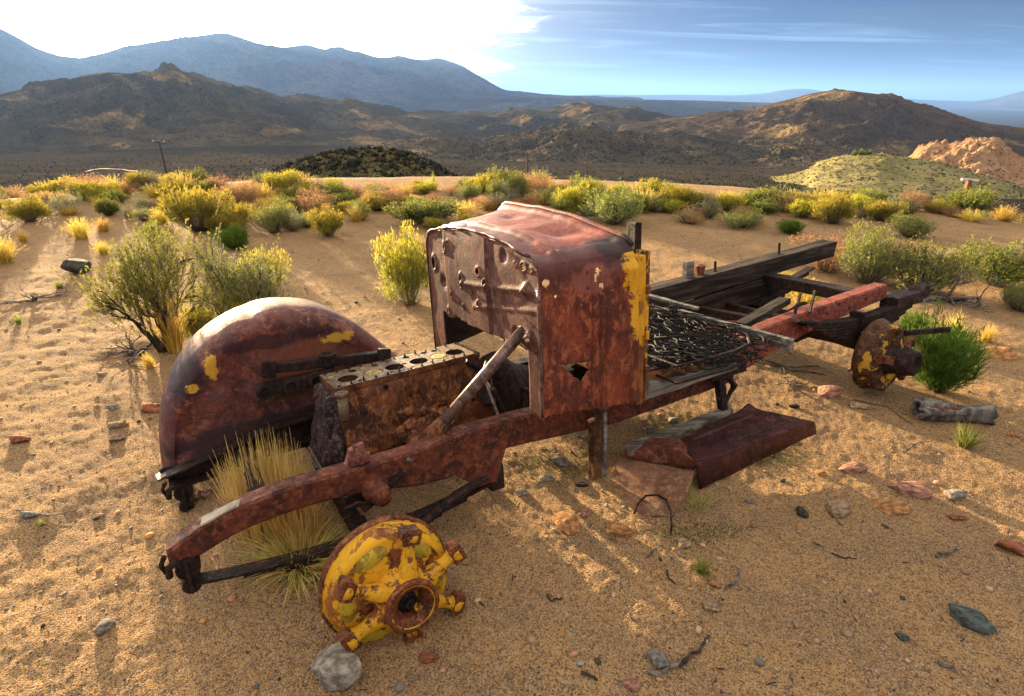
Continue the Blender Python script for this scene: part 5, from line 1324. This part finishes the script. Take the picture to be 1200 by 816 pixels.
# ------------------------------------------------------------------ rocks
def rock_mesh(name, seed, sub_=2, facet=11, flat=.6):
    r_ = random.Random(seed); bm = bmesh.new(); bmesh.ops.create_icosphere(bm, subdivisions=sub_, radius=.5)
    pl = []
    for k in range(facet):
        n = Vector((r_.gauss(0, 1), r_.gauss(0, 1), r_.gauss(0, 1))).normalized(); pl.append((n, r_.uniform(.22, .38)))
    for v in bm.verts:
        for n, d in pl:
            e = v.co.dot(n) - d
            if e > 0: v.co -= n * e * .95
    co = np.array([v.co[:] for v in bm.verts])
    nn = perlin(co[:, 0] * 3 + seed, co[:, 1] * 3, co[:, 2] * 3, seed)
    for v, d in zip(bm.verts, nn): v.co *= 1 + .06 * d; v.co.z *= flat
    ex = max(abs(v.co.x) for v in bm.verts); ez = max(abs(v.co.z) for v in bm.verts)
    for v in bm.verts: v.co.x *= .5 / ex; v.co.y *= .5 / ex; v.co.z *= .5 / ez
    return bm_mesh(name, bm)


RM = [rock_mesh('rock', 400 + i, 3) for i in range(9)]


def rock(i, px, py, wpx, hpx, c_, label, rot=None, sink=.3, cat='rock', nm='rock', group=None, dx=1.0):
    p = hit(px, py); dep = p.y * cp - (p.z - CAMH) * sp; w_ = wpx * dep / FPX; h_ = hpx * dep / FPX
    me = RM[i % len(RM)].copy(); me.materials.clear(); me.materials.append(M['rock_' + c_])
    o = bpy.data.objects.new(nm, me); COL.objects.link(o)
    hz = min(h_, w_) * .75; dpt = max(.5 * w_, min(w_ * 1.2, h_ * 1.1)) * dx
    o.scale = (w_ * 1.04, dpt, hz); o.location = (p.x, p.y + dpt * .2, p.z + hz * (.5 - sink)); o.rotation_euler = (prng.uniform(-.15, .15), prng.uniform(-.15, .15), prng.uniform(-.4, .4) if rot is None else rot)
    return tag(o, label, cat, group)


RK = [
 (395, 800, 54, 50, 'white', 'pale grey rock wedged under the lower spoke of the yellow hub', .5, .1), (665, 622, 32, 28, 'orange', 'orange angular rock left of two pale ones, in front of the body post', .4), (684, 606, 18, 16, 'pink', 'small pink rock touching the orange angular rock'),
 (726, 628, 36, 22, 'orange', 'flat orange rock directly below the wire loop', -.4), (835, 718, 22, 14, 'tan', 'small tan-orange stone in the bottom middle sand'), (836, 688, 12, 12, 'orange', 'tiny bright orange stone just above the tan-orange one'),
 (740, 810, 24, 18, 'pink', 'pinkish red square stone at the bottom picture edge'), (772, 784, 26, 24, 'grey', 'rough grey rock with a root curled round it at the bottom'), (802, 644, 20, 14, 'tan', 'tan stone beside the sparse green tuft'),
 (1070, 580, 42, 24, 'pink', 'large flat pink rock in the middle of the right sand'), (1046, 600, 46, 18, 'orange', 'long orange rock just below the flat pink one'), (984, 606, 34, 24, 'tan', 'tan wedge rock left of the long orange rock'),
 (1122, 586, 28, 18, 'white', 'whitish round rock right of the flat pink one'), (1124, 610, 22, 10, 'red', 'small dark red flake under the whitish round rock'), (1190, 646, 44, 20, 'red', 'brown-red rock at the right picture edge'),
 (1140, 734, 50, 32, 'slate', 'long slate blue shard in the lower right sand', -.65), (1059, 752, 16, 12, 'slate', 'small dark green stone left of the slate shard'), (941, 606, 16, 16, 'dark', 'small round dark stone left of the tan wedge rock'),
 (1000, 552, 34, 14, 'pink', 'low pinkish rock between the running board tip and the pink slab'), (962, 558, 14, 9, 'orange', 'little orange stone right of the running board'), (118, 742, 24, 20, 'white', 'pale flat stone alone in the bottom left sand'),
 (136, 502, 24, 12, 'tan', 'upper tan stone of two left of the fender'), (136, 518, 18, 14, 'tan', 'lower tan stone of two left of the fender'), (132, 480, 18, 10, 'grey', 'grey flat stone above the two tan ones by the fender'),
 (176, 482, 34, 18, 'red', 'reddish rock half hidden by the left end of the fender'), (224, 588, 20, 14, 'tan', 'tan stone under the front tip of the fender'), (238, 584, 18, 18, 'pink', 'pinkish stone beside the tan one under the fender tip'),
 (1188, 512, 14, 9, 'orange', 'small orange stone far right, right of the log'), (1172, 420, 50, 18, 'orange', 'orange block of rock right of the vivid green bush'), (972, 466, 34, 20, 'pink', 'pinkish white rock under the rear rail, above the running board'),
 (640, 566, 20, 12, 'white', 'white stone in the mossy ground under the frame rail'), (612, 582, 16, 12, 'white', 'small white stone below the frame rail, left of the body post'), (655, 545, 26, 14, 'grey', 'grey stone under the rail left of the post'),
 (931, 478, 13, 8, 'black', 'black cinder on the sand above the running board tip'), (32, 608, 26, 12, 'grey', 'grey-brown stone left of the tiny tuft at bottom left'), (84, 322, 30, 34, 'dark', 'dark square boulder standing on the open sand at left', 0, .15), (682, 570, 16, 8, 'black', 'dark flake lying between the rail and the orange rock'),
 (300, 808, 10, 6, 'grey', 'tiny grey stone near the bottom edge, left of the hub'), (500, 778, 30, 12, 'red', 'rusty crust of earth under the yellow hub'), (1010, 480, 30, 10, 'tan', 'tan rock in the sunlit patch behind the running board'), (880, 590, 12, 9, 'grey', 'small grey stone below the running board'),
 (960, 640, 14, 8, 'tan', 'faint tan stone in the middle of the right sand'), (120, 440, 16, 8, 'tan', 'little tan stone below the dead brushwood at left'), (20, 520, 26, 14, 'red', 'reddish lump of earth at the left edge below the open sand tuft'), (480, 800, 9, 6, 'tan', 'tiny tan stone at bottom below the hub'),
 (810, 500, 20, 10, 'grey', 'grey stone in the green ground behind the running board'), (760, 508, 18, 10, 'grey', 'grey stone between the post and the running board'), (788, 496, 16, 9, 'white', 'pale stone behind the running board edge plank'), (900, 505, 22, 8, 'grey', 'grey slab right behind the running board')]
for i, a in enumerate(RK):
    rock(i, *a[:6], **({'rot': a[6]} if len(a) > 6 else {}), **({'sink': a[7]} if len(a) > 7 else {}))

# twigs and sticks, each its own
TW = [([(795, 783), (812, 770), (826, 757), (829, 748)], .006, 'curled dark root beside the rough grey rock at the bottom'), ([(760, 790), (772, 797), (790, 786), (800, 776)], .008, 'thick root stub wrapped round the rough grey rock'),
      ([(850, 690), (862, 684), (865, 672), (860, 664)], .004, 'thin bent grey twig right of the bright orange stone'), ([(758, 655), (770, 646), (774, 640)], .005, 'short grey stick below the wire loop'), ([(712, 632), (728, 637), (740, 640)], .0025, 'straw-thin twig under the flat orange rock'),
      ([(782, 673), (784, 681), (792, 687)], .004, 'short dark twig left of the sparse green tuft'), ([(1096, 655), (1110, 650), (1122, 646)], .006, 'grey weathered stick in the sand right of the tan wedge rock'), ([(1060, 532), (1068, 524), (1080, 520)], .006, 'short stick below the hollow log'),
      ([(680, 792), (692, 795), (700, 800)], .005, 'dark twig at the bottom edge left of the pink stone'), ([(1100, 780), (1112, 786), (1120, 792)], .006, 'small grey chip of wood at the bottom right'), ([(560, 706), (568, 712)], .004, 'small dark twig right of the yellow hub'),
      ([(975, 650), (990, 655), (1003, 656)], .003, 'thin dark twig left of the weathered stick'), ([(640, 700), (646, 707), (660, 704)], .004, 'forked dark twig in the middle bottom sand'), ([(20, 600), (60, 606), (90, 600)], .003, 'thin straw lying beside the tiny tuft at bottom left'), ([(876, 425), (920, 432), (960, 430)], .006, 'long pale stick on the ground under the red rear rail'),
      ([(895, 424), (930, 436), (965, 440)], .008, 'thick grey stick in the shadow under the red rear rail'), ([(1000, 470), (1040, 478), (1070, 500)], .0025, 'thin dark wire trailing from under the rear drum')]
for pts, r_, lab in TW:
    P3 = [hit(x, y) for x, y in pts]; c0 = P3[0].copy(); q3 = []
    for a, b_ in zip(P3, P3[1:]):
        for t in (0, .34, .67): q3.append(a.lerp(b_, t) - c0 + Vector((prng.gauss(0, r_ * .6), prng.gauss(0, r_ * .6), r_ * (1.0 + .8 * prng.random()))))
    q3.append(P3[-1] - c0 + Vector((0, 0, r_)))
    o = B().tube(q3, [r_ * (1 - .5 * i / len(q3)) for i in range(len(q3))], 6).put('wire' if 'wire' in lab else 'stick', M['dark_branch'] if 'dark' in lab else M['dead_wood']); o.location = c0
    tag(o, lab, 'wire' if 'wire' in lab else 'stick')

# hollow log at right
lp = hit(1112, 492); lroot = root('hollow_log', Matrix.Translation(lp) @ Matrix.Rotation(-.12, 4, 'Z'), 'hollow grey log lying on the sand at right behind the green tuft', 'log')
b = B(); n_ = 22; secs_o = []
vs, fs = [], []
for i in range(14):
    t = i / 13; x = -.17 + .36 * t
    for k in range(n_):
        a = 2 * math.pi * k / n_; r0 = .052 + .010 * math.sin(3 * a + 2 * t) + .006 * math.sin(9 * a) + .008 * math.sin(7 * t); r0 *= (1 - .15 * t)
        open_k = 1 if (abs(a - 2.0) < .5 and t < .6) else 0
        vs.append((x + .012 * math.sin(5 * a), r0 * math.cos(a) * 1.1, .045 + (r0 - open_k * .022) * math.sin(a)))
for i in range(13):
    for k in range(n_): fs.append((i * n_ + k, i * n_ + (k + 1) % n_, (i + 1) * n_ + (k + 1) % n_, (i + 1) * n_ + k))
o = link('bark', pymesh('bark', vs, fs, True), M['dead_wood'], lroot); mo = o.modifiers.new('thickness', 'SOLIDIFY'); mo.thickness = .012; mo.offset = -1
b = B().hexa([(-.13, -.03, .03), (.12, -.03, .03), (.12, .03, .03), (-.13, .03, .03), (-.12, -.025, .075), (.10, -.025, .07), (.10, .025, .07), (-.12, .025, .075)]).rough(.008, 30, 3, 4)
b.put('rotten_core', M['block'], lroot)

# pebbles and litter: nobody could count them
def scatter_rocks(name, n, rmin, rmax, smin, smax, cols, seed, thmax=50):
    g_ = np.random.default_rng(seed); r = rmin * (rmax / rmin) ** (g_.random(n) ** .75); a = np.radians(g_.uniform(-thmax, thmax, n)); x, y = r * np.sin(a), r * np.cos(a); z = ground_z(x, y)
    bm0 = [rock_mesh('t', 500 + i, 1, 5) for i in range(4)]; base = []
    for me in bm0:
        co = np.array([v.co[:] for v in me.vertices]); fc = np.array([p_.vertices[:] for p_ in me.polygons]); base.append((co, fc)); bpy.data.meshes.remove(me)
    V_, F_, MI = [], [], []; off = 0
    for i in range(n):
        co, fc = base[i % 4]; s = smin * (smax / smin) ** (g_.random() ** 2.2); q = g_.uniform(0, 6.28); c_, s_ = math.cos(q), math.sin(q)
        p = co * (s, s * g_.uniform(.6, 1), s * g_.uniform(.4, .8)); p = np.stack([p[:, 0] * c_ - p[:, 1] * s_ + x[i], p[:, 0] * s_ + p[:, 1] * c_ + y[i], p[:, 2] + z[i] + s * .12], -1)
        V_.append(p); F_.append(fc + off); off += len(p); MI.append(np.full(len(fc), g_.integers(len(cols))))
    V_ = np.concatenate(V_); F_ = np.concatenate(F_); me = bpy.data.meshes.new(name)
    me.vertices.add(len(V_)); me.vertices.foreach_set('co', V_.astype(np.float32).ravel()); me.loops.add(F_.size); me.loops.foreach_set('vertex_index', F_.astype(np.int32).ravel())
    me.polygons.add(len(F_)); me.polygons.foreach_set('loop_start', np.arange(0, F_.size, 3, dtype=np.int32)); me.polygons.foreach_set('material_index', np.concatenate(MI).astype(np.int32))
    me.update(calc_edges=True)
    for c_ in cols: me.materials.append(M['rock_' + c_])
    o = bpy.data.objects.new(name, me); COL.objects.link(o); return tag(o, kind='stuff')


scatter_rocks('gravel', 13000, 1.0, 7, .003, .010, ['tan', 'orange', 'pink', 'tan', 'dark', 'grey', 'white'], 3)
scatter_rocks('pebbles', 1500, 1.2, 13, .010, .034, ['tan', 'orange', 'pink', 'tan', 'dark', 'grey', 'tan'], 4)
g_ = np.random.default_rng(6); vs, fs, mi = [], [], []
lr = 1.0 * 10 ** (g_.random(1000) ** .8); la = np.radians(g_.uniform(-48, 48, 1000)); lx, ly = lr * np.sin(la), lr * np.cos(la); lz = ground_z(lx, ly) + .003
for k in range(1000):
    r, x, y, z = lr[k], lx[k], ly[k], lz[k]; q = g_.uniform(0, 3.14); ln = g_.uniform(.01, .04); wd = g_.uniform(.0009, .0022)
    d = Vector((math.cos(q), math.sin(q), g_.uniform(-.05, .1))) * ln; s = Vector((-math.sin(q), math.cos(q), 0)) * wd; p = Vector((x, y, z)); i = len(vs); bend = Vector((-math.sin(q), math.cos(q), .15)) * ln * g_.uniform(-.2, .2)
    vs += [p - s, p + s, p + d * .5 + bend + s, p + d * .5 + bend - s, p + d + s * .5, p + d - s * .5, p + d * .5 + bend + Vector((0, 0, wd * 1.4)), p + Vector((0, 0, wd))]
    fs += [(i, i + 7, i + 6, i + 3), (i + 7, i + 1, i + 2, i + 6), (i + 3, i + 6, i + 5), (i + 6, i + 2, i + 4, i + 5)]; mi += [int(k % 3 == 0)] * 4
me = pymesh('twig_litter', vs, fs, False, mi); me.materials.append(M['dead_wood']); me.materials.append(M['dark_branch']); o = link('twig_litter', me); tag(o, kind='stuff')


# low green growth in the damp shade under the frame
vs, fs, mi = [], [], []; r_ = random.Random(61)
gq = []
for k in range(2600):
    px, py = r_.choice([(650, 545), (790, 500), (815, 625), (900, 535)]); q = ground_pt(px + r_.gauss(0, 32), py + r_.gauss(0, 9)); gq.append(q)
gzz = ground_z(np.array([q.x for q in gq]), np.array([q.y for q in gq]))
for q, z_ in zip(gq, gzz):
    q.z = z_
    leaves(vs, fs, mi, q, Vector((r_.gauss(0, .6), r_.gauss(0, .6), .6)).normalized(), r_.uniform(.006, .016), .004, 0, r_)
me = pymesh('ground_cover', vs, fs, False, mi); me.materials.append(M['leaf_dark']); tag(link('ground_cover', me), kind='stuff')


# ------------------------------------------------------------------ scrub on the knoll and the valley floor
def tufts(name, pts, smin, smax, mats, seed, nq=16):
    r_ = np.random.default_rng(seed); n = len(pts)
    d = r_.normal(size=(n, nq, 3)); d[..., 2] = np.abs(d[..., 2]); d /= np.linalg.norm(d, axis=-1, keepdims=True)
    s = (smin + (smax - smin) * r_.random((n, 1, 1)) ** 1.5); base = pts[:, None, :] + d * s * r_.uniform(.15, .6, (n, nq, 1)) * (1, 1, .8)
    dd = d + r_.normal(size=d.shape) * .4 + (0, 0, .5); dd /= np.linalg.norm(dd, axis=-1, keepdims=True)
    sd_ = np.cross(dd, r_.normal(size=d.shape)); sd_ /= np.linalg.norm(sd_, axis=-1, keepdims=True)
    ln = s * .5; wd = s * .22
    q = np.stack([base - dd * ln * .5, base + sd_ * wd, base + dd * ln, base - sd_ * wd], 2).reshape(-1, 3)
    me = bpy.data.meshes.new(name); nf = n * nq; me.vertices.add(nf * 4); me.vertices.foreach_set('co', q.astype(np.float32).ravel()); me.loops.add(nf * 4); me.loops.foreach_set('vertex_index', np.arange(nf * 4, dtype=np.int32))
    me.polygons.add(nf); me.polygons.foreach_set('loop_start', np.arange(0, nf * 4, 4, dtype=np.int32)); me.polygons.foreach_set('material_index', np.repeat(r_.integers(len(mats), size=n), nq).astype(np.int32)); me.update(calc_edges=True)
    for m in mats: me.materials.append(m)
    return tag(link(name, me), kind='stuff')


def surf_pts(o, n, seed):
    r_ = np.random.default_rng(seed); me = o.data; co = np.empty(len(me.vertices) * 3, np.float32); me.vertices.foreach_get('co', co); co = co.reshape(-1, 3)
    q = np.empty(len(me.loops), np.int32); me.loops.foreach_get('vertex_index', q); q = q.reshape(-1, 4)
    A = np.linalg.norm(np.cross(co[q[:, 1]] - co[q[:, 0]], co[q[:, 3]] - co[q[:, 0]]), axis=1); f = r_.choice(len(q), n, p=A / A.sum()); a, b_ = r_.random((n, 1)), r_.random((n, 1))
    return co[q[f, 0]] + (co[q[f, 1]] - co[q[f, 0]]) * a + (co[q[f, 3]] - co[q[f, 0]]) * b_


knoll = bpy.data.objects['shrubby_knoll']
tufts('knoll_scrub', surf_pts(knoll, 6500, 1), .22, .62, [M['far_brush'], M['far_brush'], M['far_brush_grey']], 2, 12)
r_ = np.random.default_rng(8); n = 14000; rr_ = 60 * (700 / 60) ** (r_.random(n) ** .62); aa = np.radians(r_.uniform(-46, 46, n)); x, y = rr_ * np.sin(aa), rr_ * np.cos(aa)
tufts('valley_brush', np.stack([x, y, valley_z(x, y)], -1), .4, 1.2, [M['far_brush'], M['far_brush_grey']], 3, 7)
mo_ = bpy.data.objects['grassy_mound']; tufts('mound_brush', surf_pts(mo_, 2600, 5), .4, 1.2, [M['far_brush'], M['far_brush_grey'], M['leaf_yg']], 6, 6)
hl_ = bpy.data.objects['low_hills']; tufts('hill_brush', surf_pts(hl_, 5000, 7), 1.0, 3.0, [M['far_brush'], M['far_brush_grey']], 9, 6)

# small dark trees on the crest of the mound
for i, (px, h_) in enumerate([(1001, 4.2), (1009, 4.8), (1013, 3.8), (1019, 4.5)]):
    d = ray(px, 184); h = math.hypot(d[0], d[1]); p = Vector((d[0] / h * 331, d[1] / h * 331, 0)); p.z = CAMH + 331 * d[2] / h - 1.2
    rt = root('juniper_tree', Matrix.Translation(p), ['leftmost small dark tree on the crest of the grassy mound', 'second small dark tree on the mound crest, tallest', 'third small dark tree on the mound crest, lowest', 'rightmost small dark tree on the crest of the grassy mound'][i], 'tree', 'trees on the mound')
    B().tube([(0, 0, 0), (.1, 0, h_ * .5), (0, .1, h_ * .9)], [.22, .15, .05], 6).put('trunk', M['dark_branch'], rt)
    o = link('crown', KIND['O'][i % 3], None, rt); o.scale = (3.2, 3.2, h_); o.location = (0, 0, .4)


def far_pt(px, py, r):
    d = ray(px, py); h = math.hypot(d[0], d[1]); return Vector((d[0] / h * r, d[1] / h * r, CAMH + d[2] / h * r))


# utility poles
for nm, tpx, bpx, r, lab in (('utility_pole', (186, 165), (198, 214), 118, 'leaning wooden utility pole with a short crossarm on the left slope'), ('utility_pole', (618, 178), (618, 216), 150, 'plain upright wooden pole in the valley straight above the cowl')):
    tp, bt = far_pt(*tpx, r), far_pt(*bpx, r); bt2 = bt.copy(); g0 = float(valley_z(np.array([bt.x]), np.array([bt.y]))[0]); dn_ = (tp - bt).normalized()
    bt2 = bt - dn_ * max(0, (bt.z - g0 + .5) / max(dn_.z, .3)); rt = root(nm, Matrix.Translation(bt2), lab, 'utility pole')
    b = B().tube([(0, 0, 0), (tp - bt2) * .5, tp - bt2], [.20, .18, .14], 10); b.put('shaft', M['pole_wood'], rt, True)
    if tpx[0] < 300:
        t_ = tp - bt2; B().bar(t_ + Vector((-1.1, .1, -.25)), t_ + Vector((1.0, -.1, -.35)), .14, .18).put('crossarm', M['pole_wood'], rt)
        for q in (-.95, 0, .85): B().tube([t_ + Vector((q, 0, -.2)), t_ + Vector((q, 0, .1))], .07, 6).put('insulator', M['white_paint'], rt)
# hut at right
c0 = far_pt(1132, 224, 95); g0 = float(valley_z(np.array([c0.x]), np.array([c0.y]))[0])
c0 = far_pt(1132, 222, 17); c0.z = gz(c0.x, c0.y)
top_ = far_pt(1132, 210, 17).z - c0.z
hut = root('gate_post', Matrix.Translation(c0), 'weathered brown post with a white rail behind the largest dark dome at right', 'gate post')
B().bar((-.02, 0, -.1), (.02, 0, top_ - .02), .09, .09).put('post', M['brown_wall'], hut); B().bar((-.16, 0, top_), (.26, .05, top_ - .03), .05, .045).put('rail', M['white_paint'], hut)

# ------------------------------------------------------------------ air
HZ = 4.2e-5
bm = bmesh.new(); bmesh.ops.create_cube(bm, size=1.0); hz = link('haze', bm_mesh('haze', bm)); hz.scale = (160000, 160000, 1400); hz.location = (0, 0, 100)
m = bpy.data.materials.new('haze_air'); m.use_nodes = True; m.node_tree.nodes.clear(); g = NT(m.node_tree)
pv = g.n('ShaderNodeVolumePrincipled', {'Color': (.22, .45, 1.0), 'Density': HZ, 'Anisotropy': .25}); ou = g.n('ShaderNodeOutputMaterial'); m.node_tree.links.new(pv.outputs[0], ou.inputs['Volume'])
hz.data.materials.append(m); tag(hz, kind='stuff')
